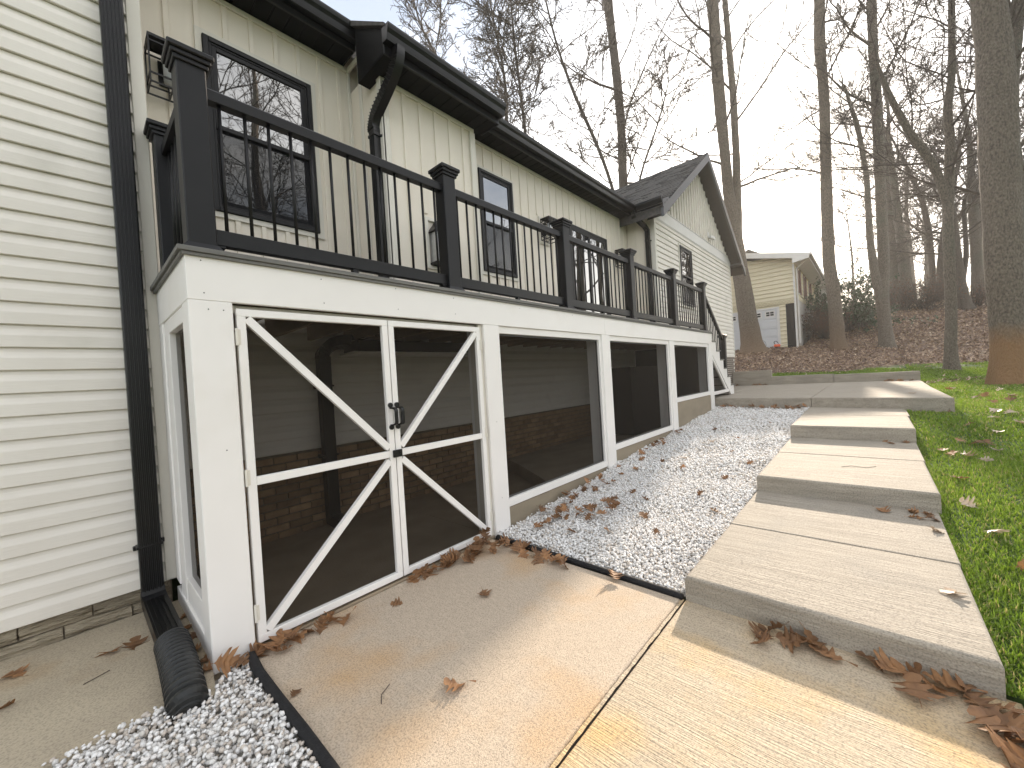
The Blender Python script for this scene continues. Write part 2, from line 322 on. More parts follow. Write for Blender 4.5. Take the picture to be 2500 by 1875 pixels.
xs = np.unique(np.concatenate([np.arange(-8, 16, .5), [16.74, 16.76], np.arange(17, 34, .35), np.arange(34, 60, 1.2), np.geomspace(60, 600, 22)]))
xs = np.unique(np.concatenate([-np.geomspace(9, 500, 14)[::-1], xs]))
ys = np.unique(np.concatenate([-np.geomspace(13, 500, 20)[::-1], np.arange(-12, -.5, .4), [-.386, -.376], np.arange(0, 2.4, .6), np.arange(2.4, 4.4, .2), np.arange(4.6, 14, .7), np.geomspace(14, 500, 20)]))
X, Y = np.meshgrid(xs, ys); Z = terr(X, Y)+.03*np.sin(X*1.3+Y*.7)*np.sin(Y*1.1-X*.4)*np.clip((X-17)/3, 0, 1)
Z = np.where((X < 16.75) & (Y > -.38) & (X > -8), -.35, Z)
Z = np.where((X < 2.6) & (X > -4) & (Y > -1.2), np.minimum(Z, -.12), Z)
nx, ny = len(xs), len(ys); ii = np.arange(nx-1)[None, :]; jj = np.arange(ny-1)[:, None]
F = np.stack([jj*nx+ii, jj*nx+ii+1, (jj+1)*nx+ii+1, (jj+1)*nx+ii], -1).reshape(-1, 4)
def leafy(x, y):       # 1 = leaf covered floor, 0 = lawn
    s = x*.74+y*.672+.25*np.sin(y*1.7)+.2*np.sin(x*2.3+y)
    return np.clip((s-14.9)/.5, 0, 1)
gr = np_obj('ground', np.stack([X, Y, Z], -1), F, M['ground'], smooth=True, tint=np.clip(leafy(X, Y), 0, 1).ravel()); gr['kind'] = 'structure'

# ------------------------------------------------------------------ paving
def rounded_slab(x0, x1, y0, y1, z0, z1a, z1b=None, c=.02):
    """concrete slab whose top runs from z1a at x0 to z1b at x1, top edges tooled round"""
    z1b = z1a if z1b is None else z1b; mb = MB(); zt = lambda x: z1a+(z1b-z1a)*(x-x0)/(x1-x0)
    def loop(ins, dz, base=False):
        return [(x0+ins, y0+ins, (z0 if base else zt(x0+ins)+dz)), (x1-ins, y0+ins, (z0 if base else zt(x1-ins)+dz)), (x1-ins, y1-ins, (z0 if base else zt(x1-ins)+dz)), (x0+ins, y1-ins, (z0 if base else zt(x0+ins)+dz))]
    Ls = [loop(0, 0, True)]+[loop(c*(1-math.cos(a)), -c*(1-math.sin(a))) for a in (0, .4, .8, 1.2, math.pi/2)]
    vs = sum(Ls, []); n = len(Ls); fs = [(i*4+j, i*4+(j+1) % 4, (i+1)*4+(j+1) % 4, (i+1)*4+j) for i in range(n-1) for j in range(4)]+[tuple(range(4*n-4, 4*n)), (3, 2, 1, 0)]
    return mb.add(vs, fs)
def structure(name, loc=(0, 0, 0)):
    o = bpy.data.objects.new(name, None); COL.objects.link(o); o.location = loc; o['kind'] = 'structure'; o.empty_display_size = .2; ORG[o.name] = loc; return o
drive = structure('driveway', (1.6, 1, 0))
part('concrete_slab', rounded_slab(.612, 2.598, .983, 2.74, -.2, 0, c=.016), 'pad', drive)
part('concrete_slab', rounded_slab(-1.6, 2.63, -.42, .955, -.2, -.002, c=.012), 'slab', drive)
mj = MB()
jx = np.linspace(-1.2, 2.6, 60); jy0 = .950+.004*np.sin(jx*9)+rng.normal(0, .002, 60); jy1 = .989+rng.normal(0, .002, 60)
for i in range(59): mj.add([(jx[i], jy0[i], -.016), (jx[i+1], jy0[i+1], -.016), (jx[i+1], jy1[i+1], -.016), (jx[i], jy1[i], -.016)], [(0, 1, 2, 3)])
part('joint_filler', mj, 'joint', drive)
mj = MB(); mj.add(sum([[(a, .9605+random.gauss(0, .0013), -.003), (a, .9785+random.gauss(0, .0013), -.003)] for a in np.linspace(-1.2, 2.6, 90)], []), [(2*i, 2*i+2, 2*i+3, 2*i+1) for i in range(89)]); part('joint_strip', mj, 'slab', drive)
lp = structure('patio', (-.5, 3.2, 0))
mb = MB(); e = [(.40, 2.50), (.29, 2.56), (.12, 2.585), (-.1, 2.60), (-.5, 2.66), (-3, 2.95)]
mb.prism_z([(.62, 3.9), (.62, 2.78), (.43, 2.74)]+e+[(-3, 3.9)], -.2, .012); part('concrete_slab', mb, 'leftslab', lp)
path = structure('path', (2.6, .3, 0))
zs = dict(t1=(.155, .150), t2=(.325, .345), t3=(.545, .565))
part('path_slab', rounded_slab(2.60, 3.728, -.372, .95, -.15, .157, .152, .022), 'walk', path)
part('path_slab', rounded_slab(3.736, 4.86, -.376, .95, -.15, .152, .162, .010), 'walk', path)
part('path_slab', rounded_slab(4.83, 6.175, -.392, .948, 0, .325, .338, .022), 'walk', path)
part('path_slab', rounded_slab(6.183, 7.38, -.398, .95, 0, .338, .36, .010), 'walk', path)
part('path_slab', rounded_slab(7.33, 8.735, -.402, .952, .1, .545, .556, .022), 'walk', path)
part('path_slab', rounded_slab(8.743, 10.1, -.42, .955, .1, .556, .58, .010), 'walk', path)
land = structure('landing', (13, 1, .77))
def skew_slab(pts, z0, z1, c=.02):
    cx = sum(p[0] for p in pts)/len(pts); cy = sum(p[1] for p in pts)/len(pts); n = len(pts)
    def ins(d): return [(p[0]-(d*1.2 if p[0] > cx else -d*1.2), p[1]-(d*1.2 if p[1] > cy else -d*1.2)) for p in pts]
    Ls = [[(x, y, z0) for x, y in pts]]+[[(x, y, z1-c*(1-math.sin(a))) for x, y in ins(c*(1-math.cos(a)))] for a in (0, .5, 1.0, math.pi/2)]
    vs = sum(Ls, []); m = len(Ls); mb = MB()
    return mb.add(vs, [(i*n+j, i*n+(j+1) % n, (i+1)*n+(j+1) % n, (i+1)*n+j) for i in range(m-1) for j in range(n)]+[tuple(range(n*(m-1), n*m)), tuple(range(n))[::-1]])
part('landing_slab', skew_slab([(10.24, 2.80), (10.01, .928), (13.2, .928), (13.2, 2.80)], .2, .77), 'walk', land)
part('landing_slab', skew_slab([(10.01, .920), (9.60, -.985), (13.2, -.985), (13.2, .920)], .2, .772), 'walk', land)
part('landing_slab', skew_slab([(13.208, .928), (16.62, .928), (16.62, 3.86), (13.208, 3.86)], .2, .770, .008), 'walk', land)
part('landing_slab', skew_slab([(13.208, -.985), (16.62, -1.04), (16.62, .920), (13.208, .920)], .2, .772, .008), 'walk', land)
part('landing_slab', skew_slab([(9.95, 2.808), (13.2, 2.808), (13.2, 3.86), (9.95, 3.86)], .2, .768, .006), 'walk', land)
kerb = structure('kerb', (16.7, 1, .77))
part('kerb_block', rounded_slab(16.63, 16.80, -1.06, .905, .4, 1.03, c=.015), 'walk', kerb)
part('kerb_block', rounded_slab(16.63, 16.80, .915, 2.63, .4, 1.055, c=.015), 'walk', kerb)
part('kerb_block', rounded_slab(16.63, 16.83, 2.635, 3.87, .4, 1.29, c=.015), 'walk', kerb)

# ------------------------------------------------------------------ white gravel beds
def stone_proto(seed):
    r = np.random.default_rng(seed); t = (1+5**.5)/2
    v = np.array([(-1, t, 0), (1, t, 0), (-1, -t, 0), (1, -t, 0), (0, -1, t), (0, 1, t), (0, -1, -t), (0, 1, -t), (t, 0, -1), (t, 0, 1), (-t, 0, -1), (-t, 0, 1)], float)
    v /= np.linalg.norm(v[0]); v *= r.uniform(.78, 1.15, (12, 1)); v *= np.array([1, r.uniform(.6, .9), r.uniform(.45, .75)])
    f = np.array([(0, 11, 5), (0, 5, 1), (0, 1, 7), (0, 7, 10), (0, 10, 11), (1, 5, 9), (5, 11, 4), (11, 10, 2), (10, 7, 6), (7, 1, 8), (3, 9, 4), (3, 4, 2), (3, 2, 6), (3, 6, 8), (3, 8, 9), (4, 9, 5), (2, 4, 11), (6, 2, 10), (8, 6, 7), (9, 8, 1)])
    return v, f
PROTO = [stone_proto(i) for i in range(8)]
def rot_rand(n, tilt=.6):
    a = rng.uniform(0, 2*np.pi, n); b = rng.normal(0, tilt, n); c = rng.normal(0, tilt, n)
    ca, sa, cb, sb, cc, sc = np.cos(a), np.sin(a), np.cos(b), np.sin(b), np.cos(c), np.sin(c)
    Rz = np.zeros((n, 3, 3)); Rz[:, 0, 0] = ca; Rz[:, 0, 1] = -sa; Rz[:, 1, 0] = sa; Rz[:, 1, 1] = ca; Rz[:, 2, 2] = 1
    Ry = np.zeros((n, 3, 3)); Ry[:, 0, 0] = cb; Ry[:, 0, 2] = sb; Ry[:, 2, 0] = -sb; Ry[:, 2, 2] = cb; Ry[:, 1, 1] = 1
    Rx = np.zeros((n, 3, 3)); Rx[:, 1, 1] = cc; Rx[:, 1, 2] = -sc; Rx[:, 2, 1] = sc; Rx[:, 2, 2] = cc; Rx[:, 0, 0] = 1
    return Rz @ Ry @ Rx
def scatter(name, pos, size, mat, tints, tilt=.6):
    Vs, Fs, Ts = [], [], []; o = 0; n = len(pos); which = rng.integers(0, len(PROTO), n); Rm = rot_rand(n, tilt)
    for k, (pv, pf) in enumerate(PROTO):
        i = np.where(which == k)[0]
        if not len(i): continue
        v = np.einsum('nij,mj->nmi', Rm[i], pv)*size[i, None, None]+pos[i, None, :]
        Fs.append((pf[None]+(o+np.arange(len(i))*12)[:, None, None]).reshape(-1, 3)); Vs.append(v.reshape(-1, 3)); Ts.append(np.repeat(tints[i], 12)); o += len(i)*12
    ob = np_obj(name, np.concatenate(Vs), np.concatenate(Fs), mat, tint=np.concatenate(Ts)); ob['kind'] = 'stuff'; return ob
gz = lambda x: .03+.071*(x-2.65)
# bed along the deck
mb = MB(); mb.add([(2.66, .93, gz(2.66)-.045), (10.35, .93, gz(10.35)-.045), (10.35, 2.79, gz(10.35)-.045), (2.66, 2.79, gz(2.66)-.045)], [(0, 1, 2, 3)])
o = single('gravel_bed', mb, 'bed', kind='structure')
def grid_pts(x0, x1, y0, y1, sp):
    a, b = np.meshgrid(np.arange(x0, x1, sp), np.arange(y0, y1, sp)); p = np.stack([a.ravel(), b.ravel()], -1); return p+rng.uniform(-.48, .48, p.shape)*sp
ps = np.concatenate([grid_pts(2.67, 5.0, .965, 2.74, .0185), grid_pts(5.0, 7.4, .965, 2.76, .0245), grid_pts(7.4, 10.22, .965, 2.79, .033)])
sz = np.where(ps[:, 0] < 5, .0138, np.where(ps[:, 0] < 7.4, .016, .021))*rng.uniform(.7, 1.3, len(ps))
ps2 = ps[rng.random(len(ps)) < .4]; sz2 = np.where(ps2[:, 0] < 5, .013, .019)*rng.uniform(.7, 1.25, len(ps2))
pp = np.concatenate([ps, ps2+rng.uniform(-.01, .01, ps2.shape)]); ss = np.concatenate([sz, sz2]); hh = np.concatenate([rng.uniform(-.018, .004, len(ps)), rng.uniform(.0, .017, len(ps2))])
keep = pp[:, 0] < 10.0+.13*(pp[:, 1]-.93)-.01
pp, ss, hh = pp[keep], ss[keep], hh[keep]
wob = .012*np.sin(pp[:, 0]*5+pp[:, 1]*3)+.010*np.sin(pp[:, 1]*9-pp[:, 0]*2)
tn = np.clip(rng.beta(2.5, 1.6, len(pp)), 0, .82); tn = np.where(rng.random(len(pp)) < .10, 1., tn)
scatter('white_gravel', np.column_stack([pp, gz(pp[:, 0])+hh+wob-.01]), ss, M['gravel'], tn)
# bed at the lower left corner
mb = MB(); mb.add([(-2, -.8, -.055), (.63, -.8, -.055), (.63, 2.74, -.055), (-2, 2.74, -.055)], [(0, 1, 2, 3)]); single('gravel_bed', mb, 'bed', kind='structure')
ps = np.concatenate([grid_pts(-1.2, .64, .98, 2.72, .0165)]); ps2 = ps[rng.random(len(ps)) < .5]+rng.uniform(-.01, .01, (1, 2))
pp = np.concatenate([ps, ps2]); ss = np.concatenate([.0122*rng.uniform(.65, 1.45, len(ps)), .0125*rng.uniform(.6, 1.4, len(ps2))]); hh = np.concatenate([rng.uniform(-.03, -.005, len(ps)), rng.uniform(-.004, .014, len(ps2))])
edge_l = np.interp(pp[:, 0], [-3, -.5, -.1, .12, .29, .40, .5], [2.95, 2.66, 2.60, 2.585, 2.56, 2.50, 2.72])
edge_r = np.interp(pp[:, 1], [.9, 1.3, 1.64, 1.9, 2.2, 2.5, 2.7], [.605, .605, .603, .60, .592, .588, .60])
keep = (pp[:, 1] < edge_l+.02+rng.normal(0, .012, len(pp))) & (pp[:, 0] < edge_r-.025) & ~((np.abs(pp[:, 0]-.55) < .13) & (pp[:, 1] > 2.7))
near = np.clip((edge_l-pp[:, 1])/.10, 0, 1)
pp, ss, hh, near = pp[keep], ss[keep], hh[keep], near[keep]
tn = np.clip(rng.beta(2.2, 1.5, len(pp)), 0, .82); tn = np.where(rng.random(len(pp)) < .22, 1., tn)
scatter('white_gravel', np.column_stack([pp, hh+.016-.004*near+.010*np.sin(pp[:, 0]*7+pp[:, 1]*5)]), ss, M['gravel'], tn)
# black edging strips
mb = MB(); L = [(2.632, 2.70), (2.630, 2.44), (2.625, 2.0), (2.618, 1.5), (2.607, 1.02), (2.603, .97)]
mb.tube([(x, y, .012) for x, y in L], .022, 8); single('garden_edging', mb, 'edging', 'black edging strip between the tan slab and the white gravel by the path', 'edging', (2.62, 1.8, 0), smooth=True)
mb = MB(); L = [(.604, .6), (.606, 1.2), (.602, 1.64), (.600, 1.9), (.592, 2.2), (.588, 2.5), (.60, 2.70)]
mb.tube([(x, y, .012) for x, y in L], .026, 8); single('garden_edging', mb, 'edging', 'black fabric edging bordering the gravel corner below the corrugated pipe', 'edging', (.62, 1.8, 0), smooth=True)

# ------------------------------------------------------------------ white house
H = thing('house', 'white siding house with black trim, board and batten walls and garage gable', 'house', (5, 4.6, 0))
YA, YB = 4.60, 3.88
def siding_profile(t=.1417):
    return [(.010, .002), (.010, t-.009), (-.002, t-.0075), (-.007, t*.78), (-.0205, t*.55), (-.0225, t*.50), (-.024, .001), (-.018, -.003)]
def siding(parent, x0, x1, Yf, z0, n, t=.1417, mat='siding'):
    """lap courses on a wall facing -y: each one its own piece"""
    mb = MB(); mb.prism_x([(Yf+y, z0+z) for y, z in siding_profile(t)], x0, x1); first = part('siding_course', mb, mat, parent, own=(x0, Yf, z0))
    for k in range(1, n): again(first, dz=t*k)
# body walls
mb = MB(); mb.box(-6, .40, 3.895, 11, .19, 6.4); part('wall', mb, 'siding', H)
mb = MB(); mb.box(.41, 9.93, 4.615, 11, .02, 5.62); part('wall', mb, 'batten', H)
mb = MB(); mb.box(2.435, 3.80, 3.895, 4.61, 2.25, 5.12); part('chimney_chase', mb, 'batten', H)
mb = MB(); mb.prism_y([(9.94, .5), (17.12, .5), (17.12, 5.40), (13.54, 7.89), (9.94, 5.40)], 3.895, 10.5); part('wall', mb, 'siding', H)
siding(H, -3.2, .375, 3.892, .19, 42)
mb = MB(); mb.cbox(.372, .452, 3.862, 3.95, .19, 6.2, .006); mb.cbox(.40, .455, 3.95, 4.6, 2.3, 6.2, .003); part('corner_trim', mb, 'cream_trim', H)
# split-face foundation blocks under the left wing
mb = MB(); mb.box(-3.2, .41, 3.925, 4.2, -.1, .19); part('foundation', mb, 'mortar', H)
for row, (z0, z1) in enumerate(((.005, .087), (.095, .182))):
    x = -3.2+row*.17
    while x < .36:
        L_ = random.uniform(.27, .36); d = random.uniform(0, .012); mb = MB()
        a, b = x+.004, min(x+L_-.004, .40); n = 5
        fr = [(a+(b-a)*i/n, 3.918-d-random.uniform(0, .012)) for i in range(n+1)]
        lo = [(p[0], p[1]+.004, z0) for p in fr]; mi_ = [(p[0], p[1]-.008-random.uniform(0, .01), (z0+z1)/2) for p in fr]; hi = [(p[0], p[1]+.004, z1) for p in fr]
        bk = [(a, 3.96, z0), (b, 3.96, z0), (b, 3.96, z1), (a, 3.96, z1)]; vs = lo+mi_+hi+bk; q = n+1
        fs = [(i, i+1, q+i+1, q+i) for i in range(n)]+[(q+i, q+i+1, 2*q+i+1, 2*q+i) for i in range(n)]
        fs += [tuple(list(range(n, -1, -1))+[3*q, 3*q+1]), tuple(list(range(2*q, 3*q))+[3*q+2, 3*q+3]), (0, q, 2*q, 3*q+3, 3*q), (n, 3*q+1, 3*q+2, 2*q+n, q+n)]
        mb.add(vs, fs); part('stone_block', mb, 'stone', H); x += L_
# under-deck wall: siding above tan brick
siding(H, .42, 9.9, 4.612, .88, 10)
mb = MB(); mb.box(.43, 9.92, 4.598, 4.63, -.05, .87); part('brick_backing', mb, 'mortar', H)
bm = MB(); bm.cbox(0, .215, 4.575, 4.61, 0, .063, .004); bproto = None; rest = MB(); nb = 0
for r_ in range(11):
    z = .01+r_*.0775
    for c in range(42):
        x = .43+c*.2255+(.112 if r_ % 2 else 0)
        if x > 9.6: continue
        if x < 6.3 and nb < 285:
            if bproto is None: bproto = part('brick', bm, 'brick', H, own=(0, 4.575, 0)); bproto.location = (x-5, 4.575-4.6, z); ORG[bproto.name] = (x, 4.575, z)
            else:
                k = again(bproto); k.location = (x-5, 4.575-4.6, z)
            nb += 1
        else: rest.box(x, x+.215, 4.575, 4.612, z, z+.063)
rb = part('brick_courses', rest, 'brick', H); rb['kind'] = 'stuff'
# battens
def battens(x_list, Yf, z0, z1, cuts=()):
    for x in x_list:
        segs = [(z0, z1)]
        for (a, b, c, d) in cuts:
            if a-.03 < x < b+.03: segs = [s2 for s in segs for s2 in ((s[0], min(s[1], c)), (max(s[0], d), s[1])) if s2[1]-s2[0] > .03]
        for (a, b) in segs:
            mb = MB(); mb.cbox(x-.022, x+.022, Yf-.017, Yf+.004, a, b, .003); part('batten', mb, 'batten', H)
WA = (.967, 1.955, 3.30, 4.975); WC = (4.545, 5.362, 3.30, 4.975); DR = (7.14, 8.69, 2.36, 4.68)
sur = .055
battens([.484+.227*i for i in range(9)], 4.613, 2.30, 5.40, [(WA[0]-sur, WA[1]+sur, WA[2]-sur, WA[3]+sur)])
battens([2.703+.2255*i for i in range(5)], 3.893, 2.30, 4.90, [(2.86, 3.32, 2.86, 3.56)])
battens([4.258+.2275*i for i in range(25)], 4.613, 2.30, 5.40, [(WC[0]-sur, WC[1]+sur, WC[2]-sur, WC[3]+sur), (DR[0]-.05, DR[1]+.05, 2.2, DR[3]+.06), (6.05, 6.45, 4.05, 4.62)])
mb = MB()
for x0, x1, yf, zt in ((.46, 2.41, 4.612, 5.42), (3.83, 9.9, 4.612, 5.42)): mb.cbox(x0, x1, yf-.028, yf+.002, zt-.05, zt, .004)
mb.cbox(2.44, 3.80, 3.864, 3.894, 4.88, 4.93, .004); mb.cbox(2.405, 2.433, 4.14, 4.60, 5.36, 5.42, .004)
part('frieze_trim', mb, 'cream_trim', H)
mb = MB(); mb.cbox(2.41, 2.50, 3.868, 3.892, 2.3, 4.88, .004); mb.cbox(2.405, 2.434, 3.868, 3.95, 2.3, 4.93, .004); mb.cbox(2.415, 2.434, 4.3, 4.36, 2.3, 5.36, .004)
mb.cbox(3.72, 3.815, 3.866, 3.892, 2.3, 4.88, .004); mb.cbox(2.40, 2.434, 4.57, 4.612, 2.3, 5.36, .004); part('corner_trim', mb, 'cream_trim', H)
# garage side wall facing the deck (-x) and its corner
mb = MB(); mb.box(9.915, 9.938, 3.96, 4.6, 2.3, 5.42); part('return_wall', mb, 'batten', H)
for y in (4.18, 4.40):
    mb = MB(); mb.cbox(9.900, 9.917, y-.022, y+.022, 2.3, 5.40, .003); part('batten', mb, 'batten', H)
mb = MB(); mb.cbox(9.895, 9.99, 3.868, 3.892, .9, 5.36, .004); mb.cbox(9.895, 9.913, 3.892, 3.97, .9, 5.40, .004); part('corner_trim', mb, 'cream_trim', H)
siding(H, 9.99, 17.09, 3.892, 1.85, 25)
mb = MB(); mb.box(9.95, 17.11, 3.90, 4.2, .45, 1.86); part('foundation', mb, 'mortar', H)
fb = None; restb = MB()
for r_ in range(14):
    for c in range(33):
        x = 9.97+c*.2255+(.112 if r_ % 2 else 0); z = .80+r_*.0755
        if x > 16.9: continue
        restb.box(x, x+.213, 3.884, 3.91, z, z+.064)
rb = part('brick_courses', restb, pmat('grey_brick', (.20, .165, .14), (.12, .095, .08), 9, rough=.85, bump=.4), H); rb['kind'] = 'stuff'
mb = MB(); mb.cbox(17.08, 17.15, 3.862, 3.95, 1.84, 5.36, .004); part('corner_trim', mb, 'cream_trim', H)
mb = MB(); mb.cbox(9.94, 17.14, 3.855, 3.892, 5.365, 5.66, .006); mb.cbox(9.94, 17.14, 3.845, 3.89, 5.663, 5.685, .003); mb.cbox(9.94, 17.14, 3.86, 3.892, 5.335, 5.36, .003); part('belt_board', mb, 'whitepaint', H)
GS = .689
mb = MB(); mb.add([(10.3, 3.889, 5.68), (16.78, 3.889, 5.68), (13.54, 3.889, 7.92)], [(0, 1, 2)]); part('gable_panel', mb, 'siding', H)
for i in range(29):
    x = 10.45+i*.227
    if x > 16.7: break
    zt = 7.88-abs(x-13.54)*GS
    if zt-5.69 < .05: continue
    mb = MB(); mb.cbox(x-.022, x+.022, 3.850, 3.888, 5.687, zt, .003); part('batten', mb, 'siding', H)
# garage roof, rake boards and soffits
mb = MB()
def rz(x): return 7.93-abs(x-13.54)*GS       # soffit height under the rake
for x0, x1 in ((9.50, 13.54), (13.54, 17.75)):
    a, b = rz(x0), rz(x1)
    mb.prism_y([(x0, a+.06), (x1, b+.06), (x1, b+.25), (x0, a+.25)], 3.54, 10.6)
part('roof', mb, 'shingle', H)
mb = MB(); cs = []      # shingle courses on the slope that faces the camera
n = 27
for k in range(n):
    x0 = 9.47+(13.56-9.47)*k/n; x1 = 9.47+(13.56-9.47)*(k+1)/n+.02
    z0 = rz(x0)+.255; z1 = rz(x1)+.255
    y = 3.46+random.uniform(-.15, 0)
    while y < 10.6:
        L_ = random.uniform(.16, .34); h = random.choice((0, .004, .014, .022)); ya = max(y, 3.47)
        if y+L_ > 3.47: mb.add([(x0, ya, z0+.012+h), (x0, y+L_-.006, z0+.012+h), (x1, y+L_-.006, z1+.001), (x1, ya, z1+.001), (x0, ya, z0-.004), (x0, y+L_-.006, z0-.004)], [(0, 3, 2, 1), (0, 1, 5, 4)])
        y += L_
sh = part('shingles', mb, 'shingle', H); sh['kind'] = 'stuff'
mb = MB()
for x0, x1 in ((9.52, 13.54), (13.54, 17.78)):
    a, b = rz(x0), rz(x1)
    mb.prism_y([(x0, a-.01), (x1, b-.01), (x1, b+.235), (x0, a+.235)], 3.475, 3.535)
part('rake_board', mb, 'rake_black_lit', H)
mb = MB()
for x0, x1 in ((9.55, 13.54), (13.54, 17.7)):
    a, b = rz(x0), rz(x1); mb.prism_y([(x0, a), (x1, b), (x1, b+.03), (x0, a+.03)], 3.537, 3.90)
part('rake_soffit', mb, pmat('dark_soffit_warm_lit', (.055, .045, .040), (.045, .037, .033), 20, rough=.5, spec=.5), H)  # dark grey soffit; warm reflected light and flare put into its brown
mb = MB(); mb.prism_y([(17.15, 5.36), (17.78, 5.22), (17.80, 5.30), (17.80, 5.33), (17.15, 5.42)], 3.48, 10.5); part('eave_box', mb, 'rake_black_lit', H)
mb = MB(); mb.prism_y([(9.50, 5.38), (9.93, 5.38), (9.93, 5.43), (9.60, 5.43), (9.60, 5.60), (9.50, 5.60)], 3.48, 4.25); part('eave_box', mb, 'soffit', H)
mb = MB(); mb.prism_x([(3.478, 5.38), (3.478, 5.55), (3.53, 5.55), (3.53, 5.38)], 9.50, 9.93)
mb.v = [(x, y, (z if z < 5.5 or x < 9.7 else z+.18)) for x, y, z in mb.v]; part('rake_return', mb, 'rake_black_lit', H)
# eaves of the main roof
def gutter(x0, x1, yf, zt, name='gutter'):
    """K-style gutter, front lip at yf, top at zt"""
    pr = [(yf+.125, zt-.005), (yf+.125, zt-.15), (yf+.045, zt-.15), (yf+.038, zt-.125), (yf+.03, zt-.085), (yf+.008, zt-.05), (yf, zt-.02), (yf, zt), (yf+.012, zt), (yf+.014, zt-.02), (yf+.04, zt-.08), (yf+.115, zt-.14), (yf+.12, zt-.005)]
    mb = MB(); n = len(pr); vs = [(x0, y, z) for y, z in pr]+[(x1, y, z) for y, z in pr]
    mb.add(vs, [(i, (i+1) % n, n+(i+1) % n, n+i) for i in range(n)])
    for x in (x0, x1): mb.prism_x([(yf+.125, zt), (yf+.125, zt-.15), (yf+.045, zt-.15), (yf+.03, zt-.085), (yf+.001, zt-.02), (yf+.001, zt)], x-.002, x+.002)
    return part(name, mb, 'black', H)
def eave(x0, x1, yf, zt, ywall, zs, bw=.152):
    gutter(x0, x1, yf, zt)
    mb = MB(); mb.cbox(x0+.02, x1-.02, yf+.128, yf+.155, zs-.012, zt+.03, .003); part('fascia_board', mb, 'black', H)
    nb_ = int((x1-x0-.04)/bw); mb = MB(); xx = x0+.02
    mb.cbox(0, bw-.012, yf+.156, ywall, zs, zs+.012, .003); first = part('soffit_panel', mb, 'soffit', H, own=(0, yf+.156, zs)); base = first.location.copy(); first.location.x = xx-5; ORG[first.name] = (xx, yf+.156, zs)
    for i in range(1, nb_): again(first, dx=bw*i)
    mb = MB(); mb.box(x0+.02, x1-.02, yf+.15, ywall+.01, zs+.013, zs+.03); part('soffit_backing', mb, 'soffit', H)
eave(.46, 2.385, 4.15, 5.625, 4.60, 5.425)
eave(3.86, 9.60, 4.15, 5.63, 4.60, 5.425)
eave(2.27, 4.00, 3.43, 5.155, 3.885, 4.935)
mb = MB(); mb.prism_x([(3.56, 4.925), (4.13, 4.925), (4.13, 5.53), (3.56, 5.17)], 2.292, 2.432); part('eave_end', mb, 'soffit', H)
for bb in ((3.965, 3.98, 3.56, 3.90, 4.93, 5.28), (2.36, 2.37, 4.28, 4.62, 5.42, 5.75)):
    mb = MB(); mb.box(*bb); part('eave_end', mb, 'black', H)
mb = MB()
mb.prism_x([(4.22, 5.62), (4.22, 5.66), (11.0, 10.2), (11.0, 10.1)], .2, 9.62); mb.prism_x([(3.50, 5.15), (3.50, 5.185), (4.4, 5.79), (4.4, 5.72)], 2.26, 4.01)
mb.prism_x([(3.4, 6.3), (3.4, 6.38), (8, 9.5), (8, 9.4)], -6.3, .7); part('roof', mb, 'shingle', H)
# small gutter on the garage eave
mb = MB(); pr = [(9.56, 5.60), (9.56, 5.46), (9.47, 5.46), (9.455, 5.52), (9.43, 5.56), (9.425, 5.61), (9.44, 5.61)]
mb.prism_y(pr, 3.485, 4.12); part('gutter', mb, 'black', H)
# windows
def window(x0, x1, z0, z1, Yf, zm):
    mb = MB(); mb.ring(x0-sur, x1+sur, z0-sur, z1+sur, sur-.002, Yf-.022, Yf+.003); part('window_surround', mb, 'cream_trim', H)
    mb = MB(); mb.ring(x0, x1, z0, z1, .048, Yf-.045, Yf+.004, .004); mb.ring(x0+.05, x1-.05, z0+.05, z1-.05, .018, Yf-.032, Yf+.004, .002); fr = part('window', mb, 'rail', H)
    a, b = x0+.068, x1-.068; c, d = z0+.068, z1-.068
    mb = MB(); mb.ring(a, b, zm-.02, d, .042, Yf-.026, Yf-.004, .003); part('sash', mb, 'rail', fr)
    mb = MB(); mb.ring(a, b, c, zm+.024, .046, Yf-.014, Yf+.002, .003); mb.cbox(a, b, Yf-.040, Yf-.027, zm-.022, zm+.022, .003); part('sash', mb, 'rail', fr)
    mb = MB(); mb.quad((a+.03, Yf-.012, zm), (b-.03, Yf-.012, zm), (b-.03, Yf-.012, d-.03), (a+.03, Yf-.012, d-.03)); part('pane', mb, 'glass', fr)
    mb = MB(); mb.quad((a+.03, Yf-.004, c+.03), (b-.03, Yf-.004, c+.03), (b-.03, Yf-.004, zm), (a+.03, Yf-.004, zm)); part('pane', mb, 'glass', fr)
    mb = MB(); mb.quad((a, Yf-.021, c), (b, Yf-.021, c), (b, Yf-.021, zm-.02), (a, Yf-.021, zm-.02)); part('insect_screen', mb, 'insect', fr)
window(*WA, 4.612, 4.12); window(*WC, 4.612, 4.12); window(11.58, 12.55, 3.33, 5.0, 3.872, 4.17)
# sliding door on the deck
x0, x1, z0, z1 = DR
mb = MB(); mb.ring(x0-.05, x1+.05, z0-.05, z1+.05, .05, 4.575, 4.612, .003); sdoor = part('sliding_door', mb, 'rail', H)
for a, b, y in ((x0, (x0+x1)/2+.04, 4.588), ((x0+x1)/2-.04, x1, 4.602)):
    mb = MB(); mb.ring(a, b, z0, z1, .08, y-.016, y+.004, .003); part('door_leaf', mb, 'rail', sdoor)
    mb = MB(); mb.quad((a+.07, y-.004, z0+.07), (b-.07, y-.004, z0+.07), (b-.07, y-.004, z1-.07), (a+.07, y-.004, z1-.07)); part('pane', mb, 'glass', sdoor)
